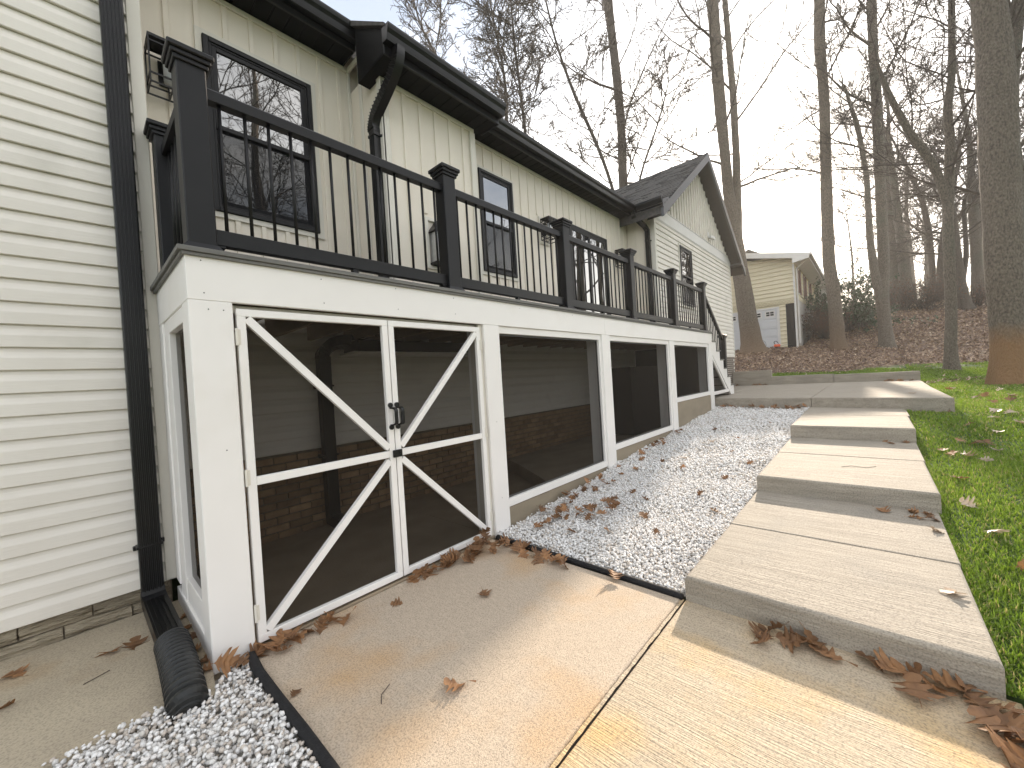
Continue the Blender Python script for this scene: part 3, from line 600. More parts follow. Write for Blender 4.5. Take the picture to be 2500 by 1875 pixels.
# fireplace vent cap on the chase
mb = MB(); mb.ring(2.90, 3.30, 2.90, 3.52, .04, 3.868, 3.894); vc = part('vent_cap', mb, 'cream_trim', H)
mb = MB(); mb.cbox(2.96, 3.24, 3.76, 3.89, 2.97, 3.33, .01); part('vent_grille', mb, 'silver', vc)
mb = MB(); mb.add([(2.93, 3.73, 3.33), (3.27, 3.73, 3.33), (3.27, 3.89, 3.33), (2.93, 3.89, 3.33), (3.05, 3.84, 3.49), (3.15, 3.84, 3.49), (3.15, 3.89, 3.49), (3.05, 3.89, 3.49)], [(0, 3, 2, 1), (4, 5, 6, 7), (0, 1, 5, 4), (1, 2, 6, 5), (2, 3, 7, 6), (3, 0, 4, 7)]); mb.cbox(2.94, 3.26, 3.74, 3.89, 2.945, 2.968, .003); part('vent_hood', mb, 'black', vc)
# downspouts
def ribs(mb, x0, x1, y, z0, z1, n=5, out=.006):
    for i in range(n):
        x = x0+(x1-x0)*(i+.5)/n; mb.prism_z([(x-.006, y+.001), (x-.004, y-out), (x+.004, y-out), (x+.006, y+.001)], z0, z1)
mb = MB(); mb.cbox(.236, .356, 3.785, 3.868, .15, 6.2, .008); ribs(mb, .246, .346, 3.786, .16, 6.1)
ds = part('downspout', mb, 'black', H)
mb = MB(); mb.cbox(.226, .366, 3.779, 3.872, .487, .505, .002); mb.cbox(.212, .232, 3.84, 3.872, .470, .50, .004); mb.cbox(.360, .380, 3.84, 3.872, .485, .515, .004); part('strap', mb, 'black', ds)
mb = MB(); mb.rect_sweep([(.296, 3.826, .17), (.296, 3.80, .13), (.30, 3.74, .10), (.305, 3.40, .085), (.308, 3.06, .075)], .126, .092, (1, 0, 0))
for i in range(5): mb.bar((.252+i*.022, 3.72, .148), (.262+i*.022, 3.06, .124), .007, .008, (0, 0, 1))
part('elbow', mb, 'black', ds)
mb = MB(); pts = []; rad = []
path_h = [(.308, 3.12, .078), (.306, 3.0, .077), (.302, 2.85, .072), (.298, 2.72, .064), (.294, 2.60, .05), (.290, 2.52, .03), (.288, 2.47, .005)]
cum = [0]
for i in range(1, len(path_h)): cum.append(cum[-1]+(Vector(path_h[i])-Vector(path_h[i-1])).length)
nr = 17; tt = np.linspace(0, cum[-1], nr*4+1)
for j, t in enumerate(tt):
    pts.append([np.interp(t, cum, [p[a] for p in path_h]) for a in range(3)]); rad.append(.073+(.010 if j % 4 in (1, 2) else -.007))
mb.tube(pts, rad, 24); part('drain_hose', mb, pmat('black_corrugated_plastic', (.011, .012, .012), (.018, .019, .019), 20, rough=.42), ds, smooth=False)
# chase downspout with ribbed elbows
def curve(pts, n=5):
    P = [Vector(p) for p in pts]; P = [P[0]*2-P[1]]+P+[P[-1]*2-P[-2]]; o = []
    for i in range(1, len(P)-2):
        for k in range(n):
            t = k/n; a, b, c, d = P[i-1:i+3]; o.append(.5*((2*b)+(c-a)*t+(2*a-5*b+4*c-d)*t*t+(3*b-a-3*c+d)*t**3))
    return o+[P[-2]]
mb = MB(); mb.rect_sweep([(2.37, 3.98, 4.34), (2.37, 3.98, 2.62), (2.36, 3.93, 2.5), (2.34, 3.75, 2.42)], .085, .105, (1, 0, 0)); d1 = part('downspout', mb, 'black', H)
for i in range(3): 
    mb = MB(); mb.bar((2.3265, 3.955+i*.03, 4.3), (2.3265, 3.955+i*.03, 2.64), .008, .008, (1, 0, 0)); part('rib', mb, 'black', d1)
c_ = curve([(2.41, 3.49, 5.0), (2.405, 3.50, 4.90), (2.395, 3.57, 4.78), (2.38, 3.74, 4.64), (2.37, 3.91, 4.52), (2.37, 3.98, 4.42), (2.37, 3.98, 4.33)], 5)
mb = MB(); mb.rect_sweep(c_, .088, .11, (1, 0, 0))
for i, p in enumerate(c_[4:-2]):
    if i % 1 == 0:
        d = (c_[min(i+5, len(c_)-1)]-c_[i+3]).normalized(); e = Vector((1, 0, 0)); f = d.cross(e).normalized()
        mb.bar(p-f*.057-e*.046, p+f*.057-e*.046, .010, .016, (1, 0, 0)); mb.bar(p-f*.057-e*.046, p-f*.057+e*.046, .010, .016, tuple(f))
part('elbow', mb, 'black', d1)
mb = MB(); mb.cbox(2.318, 2.42, 3.915, 4.045, 4.28, 4.31, .003); mb.cbox(2.40, 2.425, 3.885, 3.92, 4.27, 4.30, .004); part('strap', mb, 'black', d1)
mb = MB(); mb.rect_sweep([(9.50, 4.22, 5.50), (9.52, 4.21, 5.36), (9.80, 4.08, 5.16), (9.855, 4.04, 5.05), (9.855, 4.04, 2.5), (9.8, 4.0, 2.42)], .105, .085, (0, 1, 0)); d2 = part('downspout', mb, 'black', H)
mb = MB(); mb.cbox(9.80, 9.92, 3.98, 4.10, 4.78, 4.80, .003); mb.cbox(9.88, 9.91, 3.955, 3.985, 4.77, 4.80, .003); part('strap', mb, 'black', d2)
# drain trough and downspout under the deck
mb = MB(); mb.cbox(1.80, 1.93, 4.46, 4.565, .12, 1.86, .006); d3 = part('downspout', mb, 'black', H)
c_ = curve([(1.865, 4.51, 1.84), (1.87, 4.50, 1.93), (1.95, 4.40, 2.02), (2.10, 4.25, 2.04)], 4); mb = MB(); mb.rect_sweep(c_, .12, .12, (0, 1, -.3)); part('elbow', mb, 'black', d3)
mb = MB(); mb.rect_sweep([(1.865, 4.51, .14), (1.865, 4.50, .08), (1.87, 4.30, .06)], .13, .10, (1, 0, 0)); part('elbow', mb, 'black', d3)
for z in (1.55, .78):
    mb = MB(); mb.cbox(1.785, 1.945, 4.455, 4.57, z, z+.02, .002); mb.cbox(1.765, 1.795, 4.54, 4.575, z-.015, z+.03, .004); part('strap', mb, 'black', d3)
mb = MB(); mb.cbox(2.05, 3.9, 4.05, 4.40, 1.91, 2.04, .01); part('drain_trough', mb, 'black', H)
mb = MB(); mb.cbox(2.0, 3.95, 4.03, 4.42, 1.885, 1.908, .003); part('trough_board', mb, 'trim', H)

# ------------------------------------------------------------------ deck
DK = thing('deck', 'raised deck with black railing, white fascia and screened storage below', 'deck', (5.2, 3.2, 0))
DY = 2.73
mb = MB(); mb.cbox(.43, 5.0, DY, DY+.035, 2.05, 2.305, .003); part('fascia', mb, 'trim', DK)
mb = MB(); mb.cbox(5.0015, 10.03, DY, DY+.035, 2.05, 2.305, .003); part('fascia', mb, 'trim', DK)
mb = MB(); mb.cbox(.43, .465, DY+.037, 3.86, 2.05, 2.305, .003); part('fascia', mb, 'trim', DK)
mb = MB(); mb.box(.47, 10.02, DY+.04, DY+.09, 2.06, 2.29); mb.box(.47, .51, DY+.09, 4.58, 2.07, 2.29); part('rim_joist', mb, 'wood', DK)
for i, y in enumerate(np.arange(2.702, 4.5, .152)):
    mb = MB(); mb.cbox(.40, 10.06, y, y+.146, 2.308, 2.336, .003); part('deck_board', mb, 'decktrim', DK)
    if y+.3 > 3.86 and y < 3.86:
        pass
mb = MB(); mb.cbox(.398, .40+.003, 2.705, 3.855, 2.309, 2.335, .001); part('board_end', mb, 'decktrim', DK)
mb = MB(); mb.cbox(.415, 10.045, 2.712, 2.728, 2.288, 2.3065, .002); mb.cbox(.412, .428, 2.73, 3.855, 2.288, 2.3065, .002); part('drip_edge', mb, 'decktrim', DK)
mb = MB(); mb.box(.52, .56, 2.83, 4.57, 2.07, 2.285); j0 = part('joist', mb, 'wood', DK, own=(.52, 2.83, 2.07))
for i in range(1, 24): again(j0, dx=.405*i)
POSTS = [(.43, .635, -.02), (2.652, 2.862, -.02), (4.905, 5.13, .19), (7.39, 7.62, .36), (9.785, 10.015, .53)]
for k, (a, b, z) in enumerate(POSTS):
    mb = MB(); mb.cbox(a, b, DY, DY+.17, z, 2.0495, .005); p = part('post', mb, 'trim', DK)
# screws: dark heads on the fascia and posts
sc = None
for x, z in ((.50, 2.27), (.505, 2.09), (1.15, 2.26), (1.16, 2.10), (1.72, 2.27), (1.73, 2.11), (2.3, 2.26), (2.31, 2.12), (3.2, 2.25), (4.2, 2.26), (.52, 2.0), (.59, 2.0), (.56, 1.2), (2.75, 1.1), (2.76, .35)):
    if sc is None:
        mb = MB(); mb.tube([(x, DY-.0015, z), (x, DY+.002, z)], .0035, 8); sc = part('screw', mb, 'rail', DK, own=(x, DY, z)); s0 = (x, z)
    else: again(sc, dx=x-s0[0], dz=z-s0[1])
# footings
mb = MB(); mb.cbox(2.87, 5.12, DY+.035, DY+.19, -.1, .215, .006); mb.cbox(5.131, 7.38, DY+.035, DY+.19, -.1, .395, .006); part('footing', mb, 'footing', DK)
mb = MB(); mb.cbox(7.625, 9.78, DY+.02, DY+.19, -.1, .875, .006); part('footing', mb, 'footing', DK)
def screen(x0, x1, z0, z1):
    mb = MB(); y0, y1 = DY+.022, DY+.075
    mb.cbox(x0, x1, y0, y1, z0, z0+.08, .003); mb.cbox(x0, x1, y0, y1, z1-.072, z1, .003); mb.cbox(x0, x0+.022, y0, y1, z0+.08, z1-.072, .003); mb.cbox(x1-.05, x1, y0, y1, z0+.08, z1-.072, .003)
    fr = part('screen_frame', mb, 'trim', DK)
    mb = MB(); mb.ring(x0+.023, x1-.051, z0+.081, z1-.073, .018, DY+.052, DY+.066, .001); part('screen_bead', mb, 'screen_frame_in', fr)
    mb = MB(); mb.quad((x0+.02, DY+.060, z0+.07), (x1-.04, DY+.060, z0+.07), (x1-.04, DY+.060, z1-.06), (x0+.02, DY+.060, z1-.06)); part('screen_mesh', mb, 'screen', fr)
screen(2.8625, 4.9045, .222, 2.0485); screen(5.1305, 7.3895, .40, 2.0485); screen(7.6205, 9.7845, .88, 2.0485)
# inner posts seen through the screens
for a, b in ((2.66, 2.85), (4.92, 5.11), (7.41, 7.60), (9.80, 10.0)):
    mb = MB(); mb.cbox(a, b, DY+.175, DY+.26, 0, 2.06, .003); part('inner_post', mb, 'trim', DK)
# left side screen
mb = MB(); mb.cbox(.432, .50, DY+.172, DY+.195, .0, 2.0495, .003); mb.cbox(.440, .50, 3.50, 3.70, .05, 2.0495, .003); mb.cbox(.432, .47, 3.70, 3.855, .19, 2.0495, .003)
mb.cbox(.438, .50, DY+.196, 3.499, 1.955, 2.0495, .003); mb.cbox(.432, .50, DY+.196, 3.86, .02, .13, .003); mb.cbox(.445, .50, DY+.196, 3.499, .132, .29, .003); sfr = part('screen_frame', mb, 'trim', DK)
mb = MB(); mb.quad((.475, DY+.19, .28), (.475, 3.52, .28), (.475, 3.52, 1.97), (.475, DY+.19, 1.97)); part('screen_mesh', mb, 'screen', sfr)
# double gate
def leaf(x0, x1, hx, flip):
    z0, z1 = .035, 2.017; y0, y1 = DY+.004, DY+.044; mb = MB(); st = .046
    mb.cbox(x0, x0+st, y0, y1, z0+.046, z1-.044, .003); mb.cbox(x1-st, x1, y0, y1, z0+.046, z1-.044, .003)
    mb.cbox(x0, x1, y0+.001, y1+.001, z1-.044, z1, .003); mb.cbox(x0, x1, y0+.001, y1+.001, z0, z0+.046, .003)
    g = part('gate', mb, 'trim', DK)
    xa, xb = x0+st, x1-st; zc = .99
    mb = MB(); mb.cbox(xa, xb, y0+.003, y1-.004, zc-.025, zc+.025, .003); part('gate_rail', mb, 'trim', g)
    xo, xi = (xa, xb) if flip else (xb, xa)
    sg = 1 if xi > xo else -1
    for zo, zi in ((z1-.044-.012, zc+.05), (z0+.046+.012, zc-.05)):
        mb = MB(); mb.bar((xo+sg*.006, DY+.021, zo), (xi-sg*.004, DY+.021, zi), .047, .036); b_ = part('brace', mb, 'trim', g)
    mb = MB(); mb.quad((x0+.03, DY+.036, z0+.03), (x1-.03, DY+.036, z0+.03), (x1-.03, DY+.036, z1-.03), (x0+.03, DY+.036, z1-.03)); part('screen_mesh', mb, 'screen', g)
    # pull handle with oval ends
    mb = MB()
    for z in (1.365, 1.195):
        mb.tube([(hx, y0-.012, z), (hx, y0+.001, z)], .019, 12); mb.cbox(hx-.015, hx+.015, y0-.013, y0, min(z, 1.28+(z-1.28)*.8), max(z, 1.28+(z-1.28)*.8), .003)
    mb.rect_sweep(curve([(hx, y0-.008, 1.345), (hx+.012, y0-.055, 1.335), (hx+.014, y0-.06, 1.28), (hx+.012, y0-.055, 1.222), (hx, y0-.008, 1.212)], 5), .026, .012, (1, 0, 0)); part('handle', mb, 'black', g)
    # hinges on the outer stile
    ox = x0-.006 if flip else x1+.006
    for z in (1.85, 1.02, .22):
        mb = MB(); mb.tube([(ox, y0-.004, z-.05), (ox, y0-.004, z+.05)], .008, 8); mb.cbox(min(ox, ox+(.02 if flip else -.02)), max(ox, ox+(.02 if flip else -.02)), y0-.003, y0+.001, z-.045, z+.045, .001); part('hinge', mb, 'cream_trim', g)
    return g
gl = leaf(.652, 1.629, 1.607, True); grt = leaf(1.637, 2.600, 1.662, False)
mb = MB(); mb.cbox(1.604, 1.680, DY-.014, DY+.003, .962, 1.018, .003); mb.tube([(1.664, DY-.022, .995), (1.664, DY-.013, .995)], .010, 10); part('latch', mb, 'black', grt)
mb = MB(); mb.cbox(2.603, 2.651, DY+.03, DY+.16, -.02, 2.045, .003); mb.cbox(.637, .648, DY+.06, DY+.16, -.02, 2.045, .002); mb.cbox(.637, 2.651, DY+.075, DY+.11, 2.0, 2.0485, .002); part('gate_jamb', mb, 'cream_trim', DK)
mb = MB(); mb.cbox(.64, 2.65, DY+.012, 4.6, -.1, .012, .006); mb.box(2.65, 10.0, DY+.1, 4.6, -.1, .011)
part('storage_floor', mb, pmat('storage_concrete', (.34, .27, .19), (.27, .215, .15), 3, rough=.85, bump=.3), DK)
mb = MB(); mb.prism_z([(3.85, 2.93), (9.8, 2.93), (9.8, 4.56), (4.75, 4.56), (4.55, 4.1)], .012, .19); part('raised_slab', mb, 'footing', DK)
mb = MB(); mb.box(7.75, 9.9, 3.7, 4.56, .19, 1.62); part('storage_block', mb, 'dark_fill', DK)
mb = MB(); mb.box(9.93, 9.96, 2.99, 4.58, .0, 2.06); part('shade_panel', mb, 'dark_fill', DK)  # added dark sheet, hides the stairs so the end bay looks shaded
# railing
PX = [(.460, .598), (2.325, 2.463), (4.205, 4.343), (6.085, 6.223), (7.965, 8.103), (9.868, 10.006)]
PY0, PY1 = 2.795, 2.933
def rail_post(x0, x1, y0, y1, z0, ztop):
    mb = MB(); mb.cbox(x0, x1, y0, y1, z0, ztop-.06, .006); p = part('rail_post', mb, 'rail', DK)
    mb = MB(); cx, cy, h = (x0+x1)/2, (y0+y1)/2, (x1-x0)/2
    for (r_, a, b, c) in ((h+.012, ztop-.112, ztop-.088, .003), (h+.024, ztop-.0875, ztop-.063, .004), (h+.038, ztop-.0625, ztop-.030, .006)): mb.cbox(cx-r_, cx+r_, cy-r_, cy+r_, a, b, c)
    r_ = h+.030; q = h*.35; mb.add([(cx-r_, cy-r_, ztop-.0295), (cx+r_, cy-r_, ztop-.0295), (cx+r_, cy+r_, ztop-.0295), (cx-r_, cy+r_, ztop-.0295), (cx-q, cy-q, ztop), (cx+q, cy-q, ztop), (cx+q, cy+q, ztop), (cx-q, cy+q, ztop)], [(3, 2, 1, 0), (4, 5, 6, 7), (0, 1, 5, 4), (1, 2, 6, 5), (2, 3, 7, 6), (3, 0, 4, 7)])
    part('post_cap', mb, 'rail', p)
    mb = MB(); r_ = h+.022; s_ = h+.004
    mb.add([(cx-r_, cy-r_, z0), (cx+r_, cy-r_, z0), (cx+r_, cy+r_, z0), (cx-r_, cy+r_, z0), (cx-r_, cy-r_, z0+.022), (cx+r_, cy-r_, z0+.022), (cx+r_, cy+r_, z0+.022), (cx-r_, cy+r_, z0+.022), (cx-s_, cy-s_, z0+.05), (cx+s_, cy-s_, z0+.05), (cx+s_, cy+s_, z0+.05), (cx-s_, cy+s_, z0+.05)],
           [(3, 2, 1, 0), (0, 1, 5, 4), (1, 2, 6, 5), (2, 3, 7, 6), (3, 0, 4, 7), (4, 5, 9, 8), (5, 6, 10, 9), (6, 7, 11, 10), (7, 4, 8, 11)]); part('post_skirt', mb, 'rail', p)
for (a, b) in PX: rail_post(a, b, PY0, PY1, 2.3365, 3.515)
rail_post(.460, .598, 3.70, 3.838, 2.3365, 3.515)
rail_post(11.42, 11.55, PY0, PY1, 1.263, 2.36)
RZ0, RZ1, RT0, RT1 = 2.405, 2.500, 3.265, 3.338
for k in range(5):
    x0, x1 = PX[k][1], PX[k+1][0]; yc = (PY0+PY1)/2; mb = MB()
    mb.prism_x([(yc-.034, RT0), (yc+.034, RT0), (yc+.034, RT1-.012), (yc+.022, RT1), (yc-.022, RT1), (yc-.034, RT1-.012)], x0-.001, x1+.001); rl = part('railing', mb, 'rail', DK)
    mb = MB(); mb.cbox(x0-.001, x1+.001, yc-.028, yc+.028, RZ0, RZ1, .004); part('bottom_rail', mb, 'rail', rl)
    nb_ = 14 if k else 13; sp = (x1-x0)/(nb_+.0)
    mb = MB(); xx = x0+sp*.5; mb.tube([(xx, yc, RZ1-.002), (xx, yc, RT0+.002)], .0105, 10); b0 = part('baluster', mb, 'rail', rl, own=(xx, yc, RZ1), smooth=True)
    for i in range(1, nb_): again(b0, dx=sp*i)
    mb = MB(); xm = (x0+x1)/2; mb.cbox(xm-.022, xm+.022, yc-.022, yc+.022, 2.350, RZ0+.002, .003); mb.cbox(xm-.034, xm+.034, yc-.034, yc+.034, 2.3365, 2.352, .003); part('foot_block', mb, 'rail', rl)
    mb = MB()
    for xx, s_ in ((x0, 1), (x1, -1)): mb.cbox(min(xx, xx+s_*.05), max(xx, xx+s_*.05), yc-.03, yc+.03, 2.39, 2.4045, .003)
    part('rail_bracket', mb, 'rail', rl)
# side railing
y0, y1 = PY1, 3.70; xc = .529; mb = MB()
mb.prism_y([(xc-.034, RT0), (xc-.034, RT1-.012), (xc-.022, RT1), (xc+.022, RT1), (xc+.034, RT1-.012), (xc+.034, RT0)], y0, y1); rl = part('railing', mb, 'rail', DK)
mb = MB(); mb.cbox(xc-.028, xc+.028, y0, y1, RZ0, RZ1, .004); part('bottom_rail', mb, 'rail', rl)
mb = MB(); mb.tube([(xc, y0+.06, RZ1-.002), (xc, y0+.06, RT0+.002)], .0105, 10); b0 = part('baluster', mb, 'rail', rl, own=(xc, y0+.06, RZ1), smooth=True)
for i in range(1, 6): again(b0, dy=.128*i)
# stairs
st_x = [10.035, 10.34, 10.635, 10.925, 11.22, 11.515, 11.79]; st_z = [2.13, 1.912, 1.695, 1.478, 1.260, 1.035]
for k in range(6):
    mb = MB(); mb.cbox(st_x[k]-.01, st_x[k+1]+.028, DY-.018, 3.82, st_z[k]-.028, st_z[k], .004); part('stair_tread', mb, 'decktrim', DK)
    zb = st_z[k+1]-.002 if k < 5 else .775
    mb = MB(); mb.cbox(st_x[k+1]-.02, st_x[k+1], DY+.002, 3.80, zb, st_z[k]-.029, .002); part('stair_riser', mb, 'trim', DK)
mb = MB(); prof = [(10.016, 2.30)]
prof = [(10.017, 2.10)]
for k in range(6): prof += [(st_x[k+1]-.003, st_z[k]-.030), (st_x[k+1]-.003, (st_z[k+1]-.030) if k < 5 else .775)]
prof += [(11.50, .775)]+[(10.017, 1.80)]
n = len(prof); vs = [(x, DY+.001, z) for x, z in prof]+[(x, DY+.04, z) for x, z in prof]
# stringer as vertical strips (concave outline)
mb = MB()
lowz = lambda x: 1.80+(x-10.017)*(.775-1.80)/(11.50-10.017)
for k in range(6):
    xa = 10.017 if k == 0 else st_x[k]-.003; xb = st_x[k+1]-.003; zt = st_z[k]-.030
    cuts = [xa, xb] if not (xa < 11.5 < xb) else [xa, 11.5, xb]
    for a, b in zip(cuts[:-1], cuts[1:]):
        la, lb = max(.775, lowz(a)), max(.775, lowz(b))
        mb.add([(a, DY+.001, la), (b, DY+.001, lb), (b, DY+.001, zt), (a, DY+.001, zt), (a, DY+.04, la), (b, DY+.04, lb), (b, DY+.04, zt), (a, DY+.04, zt)], [(0, 1, 2, 3), (7, 6, 5, 4), (0, 4, 5, 1), (3, 2, 6, 7), (1, 5, 6, 2), (0, 3, 7, 4)])
part('stair_stringer', mb, 'trim', DK)
mb = MB(); mb.cbox(10.018, 11.33, DY+.004, DY+.05, .855, .93, .003); mb.bar((10.02, DY+.03, 1.745), (11.14, DY+.03, .93), .06, .05); tf = part('screen_frame', mb, 'trim', DK)
mb = MB(); mb.add([(10.0, DY+.035, .90), (11.12, DY+.035, .90), (10.0, DY+.035, 1.78)], [(0, 1, 2)]); part('screen_mesh', mb, 'screen', tf)
yc = (PY0+PY1)/2; mb = MB(); mb.bar((10.0, yc, 3.28), (11.45, yc, 2.215), .062, .066); rl = part('stair_railing', mb, 'rail', DK)
mb = MB(); mb.bar((10.0, yc, 2.42), (11.45, yc, 1.355), .06, .056); part('bottom_rail', mb, 'rail', rl)
for i in range(10):
    x = 10.10+i*.132; zz = 3.28-(x-10.0)*.7345; mb = MB(); mb.tube([(x, yc, zz-.86), (x, yc, zz-.03)], .0105, 8); part('baluster', mb, 'rail', rl, smooth=True)

# ------------------------------------------------------------------ wall lanterns and flood light
def lantern(x, Yw, z0, label):
    t = thing('wall_lantern', label, 'lantern', (x, Yw, z0), 'black cage lanterns on the deck wall')
    hw = .15; y0, y1 = Yw-.26, Yw-.05; zt = z0+.40; b = .011
    mb = MB(); mb.cbox(x-.06, x+.06, Yw-.018, Yw, z0+.14, z0+.36, .004); mb.cbox(x-.025, x+.025, Yw-.06, Yw-.018, z0+.34, z0+.38, .003); part('back_plate', mb, 'black', t)
    mb = MB()
    for z in (z0, z0+.075, zt-.055, zt-.011):
        for (xa, xb, ya, yb) in ((x-hw, x+hw, y0, y0+b), (x-hw, x+hw, y1-b, y1), (x-hw, x-hw+b, y0+b, y1-b), (x+hw-b, x+hw, y0+b, y1-b)): mb.box(xa, xb, ya, yb, z, z+.012)
    for (xa, ya) in ((x-hw+.0005, y0+.0005), (x+hw-b-.0005, y0+.0005), (x-hw+.0005, y1-b-.0005), (x+hw-b-.0005, y1-b-.0005), (x-.006, y0+.0005), (x-.006, y1-b-.0005)): mb.box(xa, xa+b, ya, ya+b, z0+.001, zt-.001)
    mb.box(x-hw+.002, x+hw-.002, y0+.002, y1-.002, zt, zt+.014); mb.box(x-.006, x+.006, y0+b, y1-b, z0+.002, z0+.010); part('cage', mb, 'black', t)
    mb = MB(); mb.tube([(x, (y0+y1)/2, z0+.10), (x, (y0+y1)/2, zt-.07)], .045, 14); part('glass_shade', mb, 'seeded', t, smooth=True)
lantern(.69, 4.61, 4.18, 'black cage wall lantern beside the tall window, behind the corner post')
lantern(6.25, 4.61, 4.12, 'black cage wall lantern between the narrow window and the sliding door')
lantern(9.22, 4.61, 4.12, 'black cage wall lantern right of the sliding door, near the black downspout')
mb = MB(); mb.ring(6.10, 6.40, 4.08, 4.60, .03, 4.588, 4.612); part('mounting_block', mb, 'cream_trim', H)
fl = thing('flood_light', 'small white flood light on the garage gable boards', 'light', (14.4, 3.86, 5.8))
mb = MB(); mb.cbox(14.36, 14.48, 3.84, 3.868, 5.85, 6.02, .004); part('mount', mb, 'whitepaint', fl)
mb = MB(); mb.bar((14.40, 3.80, 5.86), (14.56, 3.72, 5.80), .10, .09, (0, 0, 1)); part('lamp_head', mb, 'whitepaint', fl)

# ------------------------------------------------------------------ neighbour's yellow house
YH = thing('yellow_house', 'pale yellow house with white garage doors and red shutters beyond the trees', 'house', (32, 6, 2.4))
mb = MB(); mb.prism_x([(3.08, 2.3), (13, 2.3), (13, 7.9), (9, 8.76), (3.08, 7.32)], 28.02, 40); part('wall', mb, 'yellow', YH)
mb = MB()
t = .235; n = 11
for k in range(n):
    z = 5.22+k*t; mb.add([(27.955, 3.07, z+.02), (27.955, 13, z+.02), (28.012, 13, z+t), (28.012, 3.07, z+t), (28.012, 3.07, z), (28.012, 13, z)], [(0, 3, 2, 1), (0, 1, 5, 4)])
for k in range(11):
    z = 2.45+k*t; mb.add([(27.957, 3.55, z+.02), (27.957, 3.86, z+.02), (28.012, 3.86, z+t), (28.012, 3.55, z+t), (28.012, 3.55, z), (28.012, 3.86, z)], [(0, 3, 2, 1), (0, 1, 5, 4)])
for k in range(9):
    z = 5.34+k*t; mb.add([(28.0, 3.03, z+.02), (40.0, 3.03, z+.02), (40.0, 3.078, z+t), (28.0, 3.078, z+t), (28.0, 3.078, z), (40.0, 3.078, z)], [(0, 1, 2, 3), (0, 4, 5, 1)])
o = part('siding_courses', mb, 'yellow', YH); o['kind'] = 'stuff'
mb = MB(); mb.cbox(27.95, 28.0, 3.06, 13, 4.94, 5.21, .005); part('band_board', mb, 'yellow', YH)
mb = MB()
for i in range(60):
    y = 3.1+i*.16
    mb.bar((27.94, y, 4.96), (27.94, y+.2, 5.19), .03, .03, (1, 0, 0)); mb.bar((27.93, y+.2, 4.96), (27.93, y, 5.19), .03, .03, (1, 0, 0))
o = part('lattice_band', mb, pmat('cream_lattice', (.62, .55, .38), rough=.6), YH); o['kind'] = 'stuff'
mb = MB(); mb.cbox(27.93, 28.0, 3.86, 3.98, 2.4, 4.74, .005); mb.cbox(27.93, 28.0, 8.72, 8.84, 2.4, 4.74, .005); mb.cbox(27.93, 28.0, 3.86, 8.84, 4.742, 4.84, .005); part('door_trim', mb, 'whitepaint', YH)
mb = MB(); gw = (8.72-3.98)
mb.box(27.99, 28.015, 3.98, 8.72, 2.42, 4.745); gd = part('garage_door', mb, 'gdoor', YH)
for r_ in range(4):
    z0 = 2.46+r_*.571
    mb = MB(); mb.cbox(27.955, 27.99, 3.985, 8.715, z0, z0+.56, .012); part('door_panel', mb, 'gdoor', gd)
    if r_ < 3:
        mb = MB()
        for c in range(7): mb.cbox(27.945, 27.957, 4.05+c*.67, 4.05+c*.67+.55, z0+.1, z0+.46, .006)
        o = part('panel_mould', mb, 'gdoor', gd)
for c in range(7):
    yb = 4.08+c*.67; mb = MB(); mb.cbox(27.942, 27.953, yb, yb+.5, 4.29, 4.66, .004); part('window_frame', mb, 'whitepaint', gd)
    mb = MB()
    for a in (0, 1):
        for b in (0, 1): mb.box(27.936, 27.9415, yb+.06+a*.21, yb+.23+a*.21, 4.36+b*.13, 4.46+b*.13)
    part('pane', mb, 'dark_fill', gd)
mb = MB(); mb.box(27.99, 28.018, 3.13, 3.54, 2.4, 4.93); part('doorway_shade_fill', mb, 'dark_fill', YH)  # flat near-black panel, painted shade in place of a real opening
mb = MB(); mb.cbox(27.93, 28.01, 3.03, 3.12, 2.35, 7.15, .006); part('corner_board', mb, 'whitepaint', YH)
mb = MB(); mb.tube([(28.25, 2.98, 2.6), (28.25, 2.98, 6.9), (28.1, 2.6, 7.2), (27.9, 2.38, 7.35)], .05, 8); part('downspout', mb, 'whitepaint', YH)
# white brick base of the side wall
mb = MB()
for r_ in range(34):
    for c in range(38):
        x = 28.1+c*.305+(.15 if r_ % 2 else 0); z = 2.5+r_*.083
        if x < 39.8 and z < 5.25: mb.box(x, x+.285, 3.045, 3.09, z, z+.068)
o = part('painted_brick', mb, pmat('white_painted_brick', (.60, .58, .56), (.50, .46, .42), 7, rough=.7, c3=(.42, .32, .14), s3=.5, t3=(.5, .8)), YH); o['kind'] = 'stuff'
mb = MB(); mb.cbox(28.0, 40, 3.03, 3.06, 5.25, 5.34, .004); part('sill_board', mb, 'yellow', YH)
for x in (28.95, 31.9, 35.0):
    mb = MB(); mb.box(x, x+1.5, 3.03, 3.06, 5.62, 7.15); wdw = part('window', mb, 'whitepaint', YH)
    mb = MB(); mb.box(x+.5, x+1.0, 3.02, 3.031, 5.70, 7.08); part('pane', mb, 'glass', wdw)
    for a in (x, x+1.08):
        mb = MB(); mb.box(a, a+.42, 2.99, 3.029, 5.62, 7.15); part('shutter', mb, 'shutter', wdw)
mb = MB(); mb.prism_x([(2.30, 7.30), (2.30, 7.52), (9, 9.14), (16, 7.5), (16, 7.3), (9, 8.92)], 27.45, 40.3); part('roof', mb, 'shingle', YH)
mb = MB(); mb.prism_x([(2.28, 7.22), (2.28, 7.50), (9, 9.12), (9, 8.80), (3.05, 7.38), (3.05, 7.1)], 27.38, 27.47); mb.box(27.47, 40.2, 2.30, 3.06, 7.26, 7.295); part('eave', mb, 'whitepaint', YH)
mb = MB(); mb.box(27.4, 40.2, 2.18, 2.30, 7.38, 7.52); part('gutter', mb, 'whitepaint', YH)
mb = MB(); mb.box(40, 46, 2.2, 9, 4.2, 7.6); part('rear_wing', mb, 'whitepaint', YH)
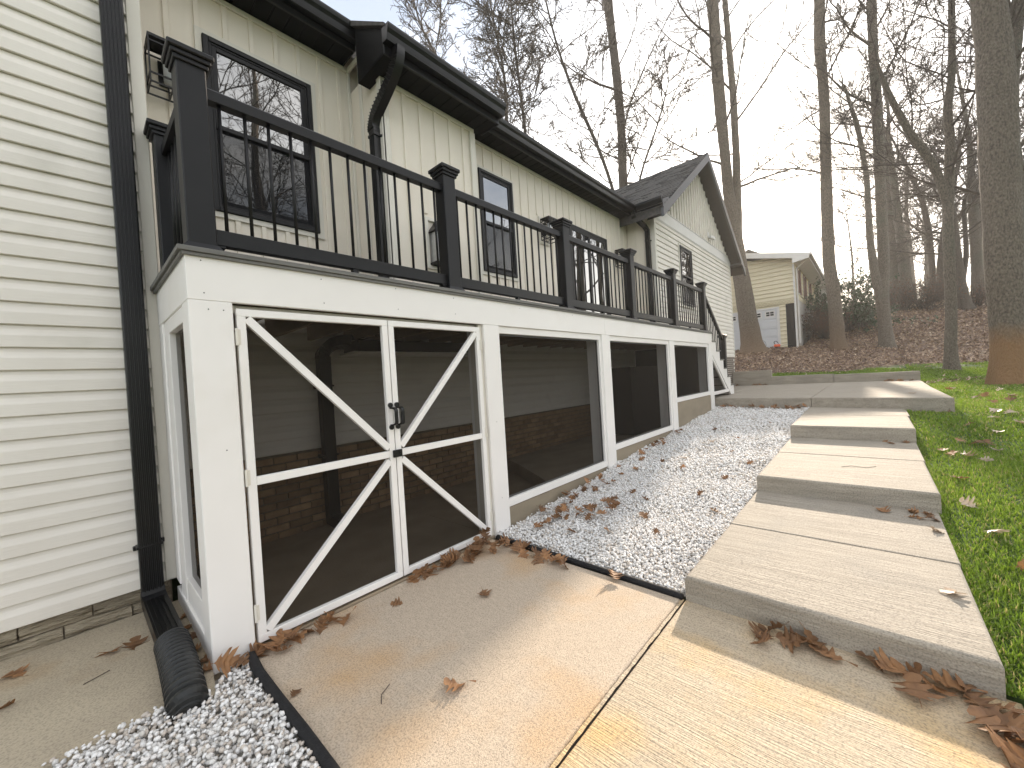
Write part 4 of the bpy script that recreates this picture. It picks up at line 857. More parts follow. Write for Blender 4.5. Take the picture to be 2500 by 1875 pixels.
mb = MB(); mb.box(41.6, 42.8, 2.16, 2.21, 5.6, 6.9); part('rear_window', mb, 'glass', YH)
mb = MB(); mb.prism_x([(1.6, 7.5), (1.6, 7.65), (7.5, 11.6), (13, 7.8), (13, 7.6), (7.5, 11.4)], 39.8, 47); part('rear_roof', mb, 'shingle', YH)
# orange tool and wire stakes by the garage door
tl = thing('hedge_trimmer', 'small orange and black power tool left by the garage door', 'power tool', (27.4, 3.95, 2.45))
mb = MB(); mb.cbox(27.3, 27.5, 3.82, 4.12, 2.47, 2.62, .03); part('motor_housing', mb, 'orange', tl)
mb = MB(); mb.tube(curve([(27.4, 4.06, 2.60), (27.4, 4.12, 2.76), (27.4, 4.0, 2.80), (27.4, 3.9, 2.64)], 4), .018, 6); mb.bar((27.4, 3.84, 2.53), (27.45, 3.3, 2.56), .07, .012, (0, 0, 1)); part('handle_and_bar', mb, 'black', tl)
mb = MB()
for y in (4.5, 5.1): mb.tube(curve([(27.2, y, 2.3), (27.2, y, 2.75), (27.2, y+.17, 2.9), (27.2, y+.34, 2.75), (27.2, y+.34, 2.3)], 5), .009, 5)
single('wire_hoops', mb, 'black', 'thin dark wire hoops stuck in the ground at the garage door', 'garden hoops', (27.2, 4.8, 2.4))

# ------------------------------------------------------------------ bare trees
def grow(P0, D, Rr, L, k, wander, lift):
    n = len(P0); P = np.zeros((n, k+1, 3)); P[:, 0] = P0; d = D.copy()
    for i in range(k):
        d = d+rng.normal(0, wander, (n, 3)); d[:, 2] += lift; d /= np.linalg.norm(d, axis=1, keepdims=True); P[:, i+1] = P[:, i]+d*(L/k)[:, None]
    return P, Rr[:, None]*np.linspace(1, .35, k+1)[None]
def children(P, Rd, L, m, ratio, amin=.45, amax=1.0, t0=.2):
    n, k1, _ = P.shape; k = k1-1; t = (t0+(1-t0)*(np.arange(m)[None]+rng.random((n, m)))/m)*.98; idx = np.minimum((t*k).astype(int), k-1); fr = t*k-idx; r_ = np.arange(n)[:, None]
    a, b = P[r_, idx], P[r_, idx+1]; p = a+(b-a)*fr[..., None]; tan = (b-a); tan /= np.linalg.norm(tan, axis=-1, keepdims=True)+1e-9
    q = rng.normal(0, 1, tan.shape); q -= tan*(q*tan).sum(-1, keepdims=True); q /= np.linalg.norm(q, axis=-1, keepdims=True)+1e-9
    an = rng.uniform(amin, amax, (n, m)); d = tan*np.cos(an)[..., None]+q*np.sin(an)[..., None]
    rr = (Rd[r_, idx]*(1-fr)+Rd[r_, idx+1]*fr)*.62; ll = L[:, None]*ratio*rng.uniform(.6, 1.25, (n, m))*(1-.45*t)
    return p.reshape(-1, 3), d.reshape(-1, 3), rr.ravel(), ll.ravel()
def smooth_path(pts, step):
    P = np.array(pts, float); s = np.concatenate([[0], np.cumsum(np.linalg.norm(np.diff(P[:, :3], axis=0), axis=1))]); n = max(4, int(s[-1]/step))
    q = np.linspace(0, s[-1], n+1); o = np.stack([np.interp(q, s, P[:, a]) for a in range(4)], -1)
    for _ in range(2): o[1:-1] = .25*o[:-2]+.5*o[1:-1]+.25*o[2:]
    return o
def trunk_mesh(pts, sides, step, flare=False):
    o = smooth_path(pts, step); k = sides; n = len(o); d = np.gradient(o[:, :3], axis=0); d /= np.linalg.norm(d, axis=1, keepdims=True)
    u = np.cross(d, [0.3, 1, 0]); u /= np.linalg.norm(u, axis=1, keepdims=True); v = np.cross(d, u); t = 2*np.pi*np.arange(k)/k
    lump = 1+.04*rng.normal(0, 1, (n, k)); lump = (lump+np.roll(lump, 1, 1)+np.roll(lump, -1, 1))/3
    ph = rng.uniform(0, 6.28, 3); lob = 1+.05*np.sin(3*t+ph[0])[None]*np.ones((n, 1))
    if flare: h = o[:, 2]-o[0, 2]; lob = lob+(.28*np.exp(-h/.35))[:, None]*(1+.5*np.sin(5*t+ph[1]))[None]
    r_ = o[:, 3:4]*lump*lob
    V = o[:, None, :3]+(u[:, None]*np.cos(t)[None, :, None]+v[:, None]*np.sin(t)[None, :, None])*r_[..., None]
    b = np.arange(n-1)[:, None]*k; j = np.arange(k)[None]; j2 = (j+1) % k
    return V.reshape(-1, 3), np.stack([b+j, b+j2, b+k+j2, b+k+j], -1).reshape(-1, 4), o
def tree(label, trunks, zmin, blen, nprim, ztop=None, bark='bark', sides=12, dens=(6, 5, 4), rmin=.006, group=None, ext=5., name='bare_tree', side=None, flare=True, elev=(.25, 1.0), lift=.03):
    base = trunks[0][0]; loc = (base[0], base[1], float(terr(base[0], base[1])) if flare else base[2])
    T = thing(name, label, 'tree', loc, group); starts = []
    for i, tr in enumerate(trunks):
        tr = [tuple(p) for p in tr]
        if i == 0 and flare:
            z0 = loc[2]-.15
            if tr[0][2] > z0+.3: tr = [(tr[0][0], tr[0][1], z0, tr[0][3]*1.25)]+tr
            else: tr[0] = (tr[0][0], tr[0][1], z0, tr[0][3])
        if ext and tr[-1][3] > .055:
            a, b = np.array(tr[-2]), np.array(tr[-1]); d = (b-a)[:3]; d /= np.linalg.norm(d)
            for j in range(1, 4): tr.append((*(b[:3]+d*ext*j/3+rng.normal(0, .12, 3)), b[3]*(1-.27*j)))
        V, F, o = trunk_mesh(tr, sides if i == 0 else max(6, sides-4), .35 if sides > 8 else .7, flare and i == 0)
        np_obj('trunk' if i == 0 else 'limb', V, F, M[bark], T, True, org=loc); starts.append(o)
    Vs, Fs, off = [], [], 0
    P0, D0, R0, L0 = [], [], [], []
    for o in starts:
        zz = o[:, 2]; lo = max(zmin, zz.min()+.3); hi = zz.max(); m = max(2, int(round(nprim*(hi-lo)/max(1, starts[0][-1, 2]-zmin))))
        az = rng.uniform(0, 6.28)
        for q in range(m):
            z = lo+(hi-lo)*((q+rng.random())/m); i = int(np.clip(np.searchsorted(zz, z), 1, len(o)-1)); az += 2.4+rng.normal(0, .5); el = rng.uniform(*elev)
            if side is not None: az = side+rng.normal(0, 1.1)
            P0.append(o[i, :3]); D0.append((math.cos(az)*math.cos(el), math.sin(az)*math.cos(el), math.sin(el))); R0.append(min(o[i, 3]*rng.uniform(.16, .36), .08)); L0.append(blen*rng.uniform(.55, 1.2)*(1-.35*(z-lo)/max(.1, hi-lo)))
    cur = (np.array(P0), np.array(D0), np.array(R0), np.array(L0))
    segs = (9, 7, 5, 4); rat = (.62, .60, .58); ks = (5, 4, 3, 3); wd = (.10, .12, .14, .16); rm = (1.9, 1.35, 1.0, .75)
    for lv in range(4):
        p, d, r_, l = cur; r_ = np.maximum(r_, rmin*rm[lv]*1.15); P, Rd = grow(p, d, r_, l, segs[lv], wd[lv], lift); Rd = np.maximum(Rd, rmin*rm[lv]*.8)
        V, F = tube_np(P, Rd, ks[lv]); Vs.append(V); Fs.append(F+off); off += len(V)
        if lv < 3: cur = children(P, Rd, l, dens[lv], rat[lv])
    np_obj('crown', np.concatenate(Vs), np.concatenate(Fs), M['twig'], T, True, org=loc)
    return T
TR = {
'T1L':[ (26.12,4.96,2.45,0.540),(26.01,5.12,4.60,0.469),(25.85,5.33,7.29,0.387),(25.72,5.51,9.80,0.352),(25.63,5.64,11.45,0.282),(25.60,5.70,13.43,0.258),(25.54,5.82,17.08,0.305),(25.56,5.89,22.51,0.293),(25.55,5.95,26.28,0.235) ],
'T1R':[ (25.81,5.39,8.38,0.282),(25.92,5.31,10.60,0.235),(26.03,5.23,13.39,0.188),(26.08,5.23,17.03,0.176),(26.03,5.37,22.47,0.141),(25.99,5.46,25.53,0.106) ],
'T2':[ (27.53,1.24,2.10,0.373),(27.52,1.25,2.56,0.318),(27.50,1.31,4.77,0.296),(27.40,1.45,6.76,0.274),(27.48,1.41,9.83,0.263),(27.67,1.29,15.73,0.230),(27.63,1.37,18.40,0.252),(27.75,1.28,20.81,0.241),(28.00,1.07,25.19,0.187) ],
'T3':[ (28.44,-0.66,2.04,0.309),(28.43,-0.62,3.45,0.256),(28.40,-0.58,4.73,0.256),(28.55,-0.71,6.43,0.235),(28.61,-0.73,9.42,0.224),(28.70,-0.76,14.33,0.224),(28.72,-0.73,17.62,0.203),(28.78,-0.76,20.09,0.203),(28.91,-0.83,24.36,0.149) ],
'T3L':[ (28.35,-0.53,4.31,0.192),(28.19,-0.32,5.93,0.192),(28.11,-0.21,7.54,0.149),(28.15,-0.21,11.06,0.117),(27.97,0.03,13.56,0.107),(27.59,0.48,15.78,0.053) ],
'T4':[ (20.51,-2.09,0.92,0.214),(20.50,-2.07,1.52,0.157),(20.59,-2.15,2.95,0.150),(20.63,-2.16,4.66,0.150),(20.68,-2.19,6.51,0.143),(20.87,-2.36,8.83,0.121),(20.83,-2.30,10.10,0.121),(21.00,-2.48,11.02,0.100),(21.12,-2.57,13.77,0.086),(21.22,-2.64,16.05,0.064) ],
'T4L':[ (20.67,-2.18,6.73,0.128),(20.45,-1.91,8.08,0.121),(19.92,-1.31,9.19,0.107),(19.45,-0.77,10.77,0.086),(19.26,-0.55,11.79,0.043) ],
'T5':[ (14.77,-2.44,0.66,0.356),(14.78,-2.44,1.33,0.318),(14.77,-2.42,2.20,0.318),(14.77,-2.40,3.55,0.318),(14.80,-2.39,5.87,0.303),(14.85,-2.42,7.50,0.318),(14.85,-2.41,8.66,0.289),(14.80,-2.34,9.73,0.279),(14.79,-2.30,11.18,0.260) ],
'T5b':[ (21.11,-3.91,0.82,0.404),(21.10,-3.85,4.33,0.336),(21.06,-3.76,6.76,0.269),(20.98,-3.65,8.25,0.202),(21.10,-3.76,10.27,0.175),(21.43,-4.08,12.93,0.148) ],
'H1':[ (22.81,10.71,9.20,0.273),(22.88,10.69,13.08,0.261),(22.97,10.64,16.66,0.248),(22.93,10.72,19.33,0.261),(22.86,10.83,21.65,0.236),(22.78,10.96,24.15,0.273),(22.76,11.04,28.14,0.248) ],
'H2':[ (18.84,9.13,9.59,0.093),(18.68,9.32,11.04,0.083),(18.26,9.82,13.24,0.083),(17.72,10.45,15.28,0.083),(17.29,10.95,17.42,0.062),(17.11,11.17,18.55,0.052),(16.89,11.44,20.57,0.041) ],
'H3':[ (16.73,14.50,14.88,0.102),(16.80,14.44,16.01,0.102),(16.85,14.41,17.61,0.091),(16.81,14.48,18.98,0.068),(16.68,14.65,20.36,0.057),(16.49,14.89,22.66,0.034) ],
'H3b':[ (17.51,13.63,13.89,0.102),(17.46,13.70,15.04,0.091),(17.39,13.82,17.56,0.091),(17.34,13.90,19.16,0.068),(17.26,14.02,21.22,0.046),(17.30,14.00,22.59,0.034) ],
'H4':[ (15.85,18.53,20.30,0.087),(15.71,18.71,21.56,0.075),(15.14,19.36,22.86,0.062),(14.90,19.65,24.87,0.037) ],
'H4b':[ (15.68,18.74,22.06,0.037),(16.00,18.42,23.28,0.031),(15.99,18.44,24.52,0.025) ],
'H5':[ (19.51,8.41,10.57,0.062),(19.65,8.26,11.49,0.062),(20.12,7.77,13.00,0.052),(20.63,7.24,14.83,0.041),(20.85,7.01,16.05,0.031) ],
'b1':[ (41.80,-1.34,4.77,0.373),(42.06,-1.60,6.77,0.342),(42.15,-1.65,9.87,0.326),(42.11,-1.54,13.62,0.280),(42.05,-1.42,17.67,0.217) ],
'b2':[ (41.21,-2.18,4.59,0.390),(41.18,-2.11,6.85,0.360),(41.16,-2.06,8.96,0.300),(41.05,-1.91,10.77,0.255),(40.94,-1.73,14.69,0.210),(40.84,-1.58,17.71,0.135) ],
'b3':[ (48.40,-4.14,5.15,0.256),(48.41,-4.10,8.81,0.222),(48.36,-3.99,11.90,0.222),(48.18,-3.77,13.97,0.188),(47.64,-3.13,16.42,0.137),(47.03,-2.42,18.53,0.085) ],
'b4':[ (45.74,-4.19,4.93,0.321),(46.01,-4.43,8.64,0.289),(46.31,-4.72,11.19,0.257),(46.97,-5.39,14.99,0.160) ],
'b5':[ (40.90,-4.82,4.62,0.475),(40.80,-4.68,5.97,0.363),(40.72,-4.56,8.22,0.307),(40.70,-4.51,10.46,0.252) ],
'b5R':[ (40.94,-4.84,6.24,0.154),(41.23,-5.12,8.17,0.140),(41.24,-5.09,11.54,0.126),(41.76,-5.63,13.73,0.098) ],
'b6':[ (46.28,-6.28,4.95,0.435),(46.33,-6.28,7.93,0.342),(46.32,-6.20,12.61,0.280),(46.34,-6.18,15.10,0.217),(46.40,-6.21,17.58,0.155),(46.18,-5.92,20.71,0.109),(45.99,-5.67,23.22,0.062) ],
'b7':[ (49.75,-7.11,5.18,0.232),(49.83,-7.15,8.66,0.199),(49.84,-7.10,11.98,0.166),(50.04,-7.28,15.28,0.133) ],
'b8':[ (53.14,1.07,5.89,0.104),(53.24,1.00,9.20,0.104),(53.30,0.98,12.10,0.083),(53.20,1.13,14.60,0.062) ],
}
tree('thick leaning trunk forking in two beside the garage gable', [TR['T1L'], TR['T1R']], 11, 5.5, 14, bark='bark2', sides=16, dens=(6, 5, 4), rmin=.013)
tree('tall straight lone trunk standing just right of the yellow house', [TR['T2']], 11, 4.6, 14, bark='bark2', sides=14, dens=(6, 5, 4), rmin=.013)
tree('tree with a straight stem and a broken-topped left stem on the leafy slope', [TR['T3'], TR['T3L']], 10.5, 6.0, 18, sides=14, dens=(6, 5, 4), rmin=.014)
tree('slim pale trunk with a leaning side limb at the lawn edge', [TR['T4'], TR['T4L']], 6.5, 4.6, 18, sides=14, dens=(6, 5, 4), rmin=.009)
tree('massive rough trunk stained orange at its foot, nearest on the lawn', [TR['T5']], 8.0, 4.0, 10, bark='bark_clay', sides=24, dens=(6, 5, 4), rmin=.009)
tree('big trunk half hidden behind the orange-footed trunk', [TR['T5b']], 5.5, 5.0, 20, sides=14, dens=(6, 5, 4), rmin=.013)
tree('dark straight trunk rising behind the roof left of the garage gable', [TR['H1']], 10, 5.5, 18, bark='barkdark', sides=14, dens=(6, 5, 4), rmin=.013)
tree('long thin leaning sapling behind the roof, bending left', [TR['H2']], 10.5, 3.6, 22, bark='barkdark', sides=8, dens=(6, 5, 4), rmin=.014)
tree('slender two-stemmed tree behind the middle of the roof', [TR['H3'], TR['H3b']], 13.0, 3.4, 34, bark='barkdark', sides=8, dens=(6, 5, 4), rmin=.015)
tree('small distant tree top above the gutter corner', [TR['H4'], TR['H4b']], 18, 3.0, 18, bark='barkdark', sides=7, dens=(6, 5, 3), rmin=.016, ext=3)
tree('thin sapling at the garage roof, bending right', [TR['H5']], 10.5, 3.4, 16, bark='barkdark', sides=7, dens=(6, 5, 4), rmin=.014)
gB = 'woodland trees along the top of the leafy slope'
tree('stout trunk right behind the broken-topped tree', [TR['b1']], 12, 5.5, 14, bark='bark', sides=10, dens=(6, 5, 4), rmin=.017, group=gB)
tree('stout trunk leaning left, just right of the broken-topped tree', [TR['b2']], 11, 6, 14, bark='bark', sides=10, dens=(6, 5, 4), rmin=.017, group=gB)
tree('slim trunk bending left high up, left of the slim pale trunk', [TR['b3']], 9, 7, 12, bark='barkdark', sides=9, dens=(6, 5, 4), rmin=.018, group=gB)
tree('dark trunk leaning right behind the slim pale trunk', [TR['b4']], 9, 7, 12, bark='barkdark', sides=9, dens=(6, 5, 4), rmin=.018, group=gB)
tree('flared trunk with two stems right of the slim pale trunk', [TR['b5'], TR['b5R']], 8, 6.5, 14, bark='barkdark', sides=10, dens=(6, 5, 4), rmin=.017, group=gB)
tree('tall grey trunk left of the orange-footed trunk', [TR['b6']], 10, 7, 14, bark='bark', sides=10, dens=(6, 5, 4), rmin=.018, group=gB)
tree('thin dark trunk nearest the left side of the orange-footed trunk', [TR['b7']], 9, 6, 12, bark='barkdark', sides=8, dens=(6, 5, 4), rmin=.013, group=gB)
tree('young thin tree behind the evergreen bushes', [TR['b8']], 7.5, 4.5, 12, bark='barkdark', sides=6, dens=(6, 5, 3), rmin=.016, group=gB)
# the wood further back, and the trees across the lawn that the window panes mirror
protoB = []
far = [(66, -4, 20), (70, -8, 22), (62, -9, 19), (84, -3.5, 22), (97, -4, 22), (80, -14, 23), (64, -12.5, 20), (92, -7, 22), (78, -6, 22), (90, -10, 22)]
for i, (x, y, h) in enumerate(far):
    z = float(terr(x, y)); b = (x, y)
    if i < 4:
        pts = [(x, y, z, .30), (x+.2, y+.1, z+h*.3, .26), (x-.1, y+.3, z+h*.6, .2), (x+.2, y, z+h*.85, .1)]
        protoB.append(tree('bare grey tree deep in the wood behind the slope', [pts], z+5, 6.0, 14, sides=7, dens=(6, 4, 3), rmin=.024, group='far bare trees deep in the wood', ext=2, elev=(.1, .9)))
    else:
        src = protoB[i % 4]; c = src.copy(); COL.objects.link(c); c.location = (x, y, z); c.rotation_euler = (0, 0, i*1.3)
        for ch in src.children:
            d = ch.copy(); COL.objects.link(d); d.parent = c
for i, (x, y, h, r_) in enumerate([(3.2, -9.5, 17, .24), (6.4, -12, 19, .28), (9.5, -10.5, 18, .2), (12.5, -9, 18, .25), (1.0, -14, 18, .26), (16, -13, 20, .3), (8, -17, 20, .3)]):
    z = float(terr(x, y)); pts = [(x, y, z, r_), (x+.15, y+.1, z+h*.3, r_*.85), (x-.2, y+.2, z+h*.6, r_*.65), (x+.1, y, z+h*.85, r_*.35)]
    if i < 3: q = tree('bare tree across the lawn mirrored in the window panes', [pts], z+3.2, 5.5, 16, sides=10, dens=(6, 5, 3), rmin=.012, group='bare trees across the lawn', ext=2); protoB.append(q)
    else:
        src = protoB[4+i % 3]; c = src.copy(); COL.objects.link(c); c.location = (x, y, z); c.rotation_euler = (0, 0, i*1.7)
        for ch in src.children:
            d = ch.copy(); COL.objects.link(d); d.parent = c

# ------------------------------------------------------------------ shrubs
def shrub(name, label, cat, x, y, w_, h, n, mat, ls, twigs=40, leafz=.15):
    z = float(terr(x, y))-.05; T = thing(name, label, cat, (x, y, z))
    m = twigs; az = rng.uniform(0, 6.28, m); el = rng.uniform(.5, 1.4, m); D = np.stack([np.cos(az)*np.cos(el), np.sin(az)*np.cos(el), np.sin(el)], -1)
    P, Rd = grow(np.tile([[x, y, z]], (m, 1))+rng.normal(0, .12*w_, (m, 3))*[1, 1, 0], D, np.full(m, .022), h*rng.uniform(.6, 1.05, m), 6, .14, .02)
    p, d, r_, l = children(P, Rd, h*np.ones(m)*.5, 6, .6); P2, Rd2 = grow(p, d, np.maximum(r_, .008), l, 4, .2, .02)
    p, d, r_, l = children(P2, Rd2, l, 4, .6); P3, Rd3 = grow(p, d, np.maximum(r_, .007), l, 3, .2, .02)
    Vs, Fs, off = [], [], 0
    for a, b, k in ((P, Rd, 4), (P2, Rd2, 3), (P3, Rd3, 3)):
        V, F = tube_np(a, b, k); Vs.append(V); Fs.append(F+off); off += len(V)
    np_obj('stems', np.concatenate(Vs), np.concatenate(Fs), M['twig'], T, org=(x, y, z))
    if n:
        c = P3[rng.integers(0, len(P3), n), rng.integers(1, 4, n)]+rng.normal(0, .07, (n, 3)); Rm = rot_rand(n, 1.0); q = np.array([(-.5, 0, 0), (0, -.28, .05), (.5, 0, 0), (0, .28, .05)])*ls
        V = np.einsum('nij,mj->nmi', Rm, q)*rng.uniform(.7, 1.3, (n, 1, 1))+c[:, None]
        F = np.arange(n*4).reshape(n, 4); o = np_obj('foliage', V, F, M[mat], T, org=(x, y, z))
    return T
M['browntwig'] = pmat('russet_leaf', (.17, .09, .055), (.12, .065, .04), 6, rough=.7)
shrub('evergreen_bush', 'tall dark evergreen bush right of the tall straight lone trunk', 'bush', 33.0, 1.0, 1.1, 3.6, 4500, 'evergreen', .16, 34)
shrub('evergreen_bush', 'low rounded evergreen bush at the foot of the taller one', 'bush', 33.8, .35, .9, 1.5, 2200, 'evergreen', .15, 26)
shrub('evergreen_bush', 'airy grey-green evergreen bush furthest from the yellow house', 'bush', 40.5, .5, 1.1, 3.6, 1300, 'evergreen', .15, 26)
shrub('brown_shrub', 'russet bare shrub against the white brick wall of the yellow house', 'shrub', 33.5, 2.2, .8, 2.0, 1600, 'browntwig', .10, 40)
shrub('brown_shrub', 'large russet shrub behind the tall straight lone trunk', 'shrub', 31.0, 2.0, .7, 2.3, 1600, 'browntwig', .10, 40)
for k, (x, y, s_) in enumerate([(38.5, -1.6, 2.6), (39.5, -2.9, 3.2), (43, -3.6, 3.0), (42, -5.6, 2.4)]):
    shrub('brush_thicket', ['brushy thicket at the foot of the stout trunks', 'tallest bare thicket in the middle of the slope top', 'bare thicket behind the slim pale trunk', 'low bare thicket nearest the orange-footed trunk'][k], 'brush', x, y, 1.8, s_*.8, 500, 'browntwig', .12, 50)

# ------------------------------------------------------------------ lawn grass
def blades(n, xr, yf, hgt):
    x = rng.uniform(*xr, n); y = yf(x, rng.random(n)); z = terr(x, y)
    return x, y, z, hgt*rng.uniform(.5, 1.3, n)
segsG = [(1.0, 4.0, 46000, .045, .0032), (4.0, 7.5, 42000, .045, .0042), (7.5, 12, 34000, .045, .0065), (12, 24, 60000, .05, .012)]
Vs, Fs, Ts, off = [], [], [], 0
for a, b, n, h, wd in segsG:
    x = rng.uniform(a, b, n); lim = np.where(x < 4.83, -.376, -.396)-np.where(x > 9.6, .60, 0); lim = np.where(x < 2.62, -.43, lim); far_ = -(.27*x+1.1); y = lim+(far_-lim)*np.where(rng.random(n) < .08, rng.random(n)*.02, rng.random(n))
    k = (leafy(x, y) < rng.random(n)); x, y = x[k], y[k]; n = len(x)
    z = terr(x, y)-.004; hh = h*rng.uniform(.45, 1.25, n)*(1+.35*np.sin(x*3.1)*np.sin(y*4.3)); az = rng.uniform(0, 6.28, n); le = rng.uniform(.1, .9, n)*hh; wx, wy = -np.sin(az)*wd, np.cos(az)*wd; dx, dy = np.cos(az), np.sin(az)
    p = np.stack([x, y, z], -1); sd3 = np.stack([wx, wy, 0*x], -1); d3 = np.stack([dx*le, dy*le, 0*x], -1); upv = np.stack([0*x, 0*x, hh], -1)
    V = np.stack([p-sd3, p+sd3, p-sd3*.8+d3*.3+upv*.6, p+sd3*.8+d3*.3+upv*.6, p+d3+upv*.93], 1)
    tri = np.array([(0, 1, 2), (1, 3, 2), (2, 3, 4)]); Fs.append((tri[None]+(off+np.arange(n)*5)[:, None, None]).reshape(-1, 3)); Vs.append(V.reshape(-1, 3)); off += n*5
    tnt = np.clip(rng.beta(2.2, 2.2, n)*.75+.12*np.sin(x*1.7+y*2.9), 0, .8); tnt = np.where(rng.random(n) < .09, 1, tnt); Ts.append(np.repeat(tnt, 5))
# strip of grass behind the kerb
n = 26000; x = rng.uniform(16.85, 20.5, n); y = rng.uniform(-3.0, 3.8, n); k = leafy(x, y) < rng.random(n)*.9; x, y = x[k], y[k]; n = len(x); z = terr(x, y); hh = .06*rng.uniform(.5, 1.2, n); az = rng.uniform(0, 6.28, n); wd = .012
p = np.stack([x, y, z], -1); sd3 = np.stack([-np.sin(az)*wd, np.cos(az)*wd, 0*x], -1); d3 = np.stack([np.cos(az)*.03, np.sin(az)*.03, 0*x], -1); upv = np.stack([0*x, 0*x, hh], -1)
V = np.stack([p-sd3, p+sd3, p-sd3*.8+d3*.3+upv*.6, p+sd3*.8+d3*.3+upv*.6, p+d3+upv], 1); Fs.append((tri[None]+(off+np.arange(n)*5)[:, None, None]).reshape(-1, 3)); Vs.append(V.reshape(-1, 3)); Ts.append(np.repeat(rng.uniform(0, .6, n), 5))
o = np_obj('lawn_grass', np.concatenate(Vs), np.concatenate(Fs), M['grass'], tint=np.concatenate(Ts)); o['kind'] = 'stuff'

# ------------------------------------------------------------------ leaf litter on the slope
n = 52000; sx = rng.random(n)**.8; x = 17+sx*28; y = rng.uniform(-1, 1, n)*(3+.25*x)*1.0-.02*x+.5
lf = leafy(x, y); k = (rng.random(n) < lf*.97+.06) & ~((x > 27.8) & (y > 2.9)) & ((x > 16.9)); x, y = x[k], y[k]
n2 = 900; x2 = rng.uniform(14.5, 18.6, n2); y2 = -1.1-rng.random(n2)*2.4; bd = np.abs(x2*.74+y2*.672-11.1) < .55; x = np.concatenate([x, x2[bd]]); y = np.concatenate([y, y2[bd]]); n = len(x)
s_ = (.045+.0016*np.clip(x-17, 0, 30))*rng.uniform(.7, 1.35, n); z = terr(x, y)+rng.uniform(.005, .05, n)
Rm = rot_rand(n, .58); q = np.array([(-1, 0, .12), (-.1, -.55, 0), (1, 0, .18), (.1, .55, .02), (0, 0, -.08)])
V = np.einsum('nij,mj->nmi', Rm, q)*s_[:, None, None]+np.stack([x, y, z], -1)[:, None]; tri = np.array([(0, 1, 4), (1, 2, 4), (2, 3, 4), (3, 0, 4)])
o = np_obj('leaf_litter', V, (tri[None]+(np.arange(n)*5)[:, None, None]).reshape(-1, 3), M['litter'], tint=np.repeat(np.clip(rng.beta(2, 2.4, n), 0, 1), 5)); o['kind'] = 'stuff'

# ------------------------------------------------------------------ fallen oak leaves, one object each
def leaf_mesh(seed, mat):
    r = random.Random(seed); prof = [(0, .012), (.10, .05), (.16, .20), (.25, .33), (.26, .20), (.32, .17), (.40, .42), (.52, .56), (.49, .30), (.54, .20), (.62, .38), (.75, .50), (.71, .24), (.77, .15), (.86, .22), (.95, .19), (1.0, .005)]
    asp = r.uniform(.85, 1.1); bend = r.uniform(-.5, .9); cup = r.uniform(-.3, 1.1); tw = r.uniform(-.7, .7); vs = []; fs = []
    def place(t, w_):
        x = t-.5; y = w_*asp; z = cup*y*y*1.3+bend*x*x*.8+tw*x*y+.05*math.sin(9*t+seed)*abs(y)*2
        return (x, y, z)
    n = len(prof)
    for i, (t, w_) in enumerate(prof):
        tm = i/(n-1); j = 1+r.uniform(-.14, .14)
        vs += [place(t*.6+tm*.4, 0), place(t, w_*j), place(t, -w_*(2-j))]
    for i in range(n-1): fs += [(3*i, 3*i+3, 3*i+4, 3*i+1), (3*i, 3*i+2, 3*i+5, 3*i+3)]
    k = len(vs); vs += [(-.5, .010, vs[0][2]), (-.5, -.010, vs[0][2]), (-.80, .008, vs[0][2]+r.uniform(-.05, .12)), (-.80, -.008, vs[0][2]+.03)]; fs.append((k, k+2, k+3, k+1))
    me = bpy.data.meshes.new('oak_leaf'); me.from_pydata(vs, [], fs); me.materials.append(mat); me.polygons.foreach_set('use_smooth', [True]*len(me.polygons)); return me
LB = [leaf_mesh(i, M['leaf']) for i in range(8)]; LP = [leaf_mesh(20+i, M['leafpale_glint']) for i in range(5)]
def oak(x, y, z, label, group=None, size=None, tilt=.3, pale=False, rz=None):
    me = random.choice(LP if pale else LB); o = bpy.data.objects.new('oak_leaf', me); COL.objects.link(o); s_ = (size or random.uniform(.105, .165))*.84
    zmin = min(v.co.z for v in me.vertices)*.6
    o.location = (x, y, z-zmin*s_+.004); o.scale = (s_, s_, s_); o.rotation_euler = (random.gauss(0, tilt), random.gauss(0, tilt), random.uniform(0, 6.28) if rz is None else rz)
    o['label'] = label; o['category'] = 'leaf'
    if group: o['group'] = group
    return o
J = lambda v, s_=.03: v+random.gauss(0, s_)
# heap in the corner at the right gate
hp = [(1.67, 2.66), (1.78, 2.64), (1.9, 2.62), (1.94, 2.58), (2.03, 2.66), (2.13, 2.6), (2.21, 2.56), (2.3, 2.62), (2.42, 2.64), (2.46, 2.66), (2.52, 2.6), (2.41, 2.45), (2.49, 2.36), (2.55, 2.52), (2.52, 2.26), (2.49, 2.1), (2.53, 2.01)]
gh = 'dry oak leaves heaped in the corner at the right gate'
for i in range(46):
    x, y = random.choice(hp); x = J(x, .06); y = min(J(y, .05), 2.69); x = min(x, 2.57); mid = math.exp(-((x-2.4)**2+(y-2.6)**2)/.045)
    oak(x, y, random.uniform(0, .05+.10*mid), 'dry brown oak leaf in the heap, '+('at the right gate corner' if x > 2.3 and y > 2.4 else 'tailing off along the right gate' if x < 2.3 else 'tailing off along the black edging'), gh, tilt=.6, size=random.uniform(.12, .17))
oak(2.51, 1.84, .01, 'curled brown oak leaf standing against the black edging', tilt=.9); oak(2.56, 1.44, .03, 'small dark oak leaf on the black edging near the first step')
oak(1.19, 1.58, 0, 'lone brown oak leaf in the middle of the tan slab', size=.15, rz=2.2, tilt=.15); oak(1.86, 2.07, 0, 'dark curled oak leaf on the tan slab, front of the heap', size=.14, tilt=.3)
oak(1.42, 2.49, 0, 'small orange-brown oak leaf beside the left gate bottom rail', size=.11, tilt=.2)
gl_ = 'oak leaves along the foot of the left gate'
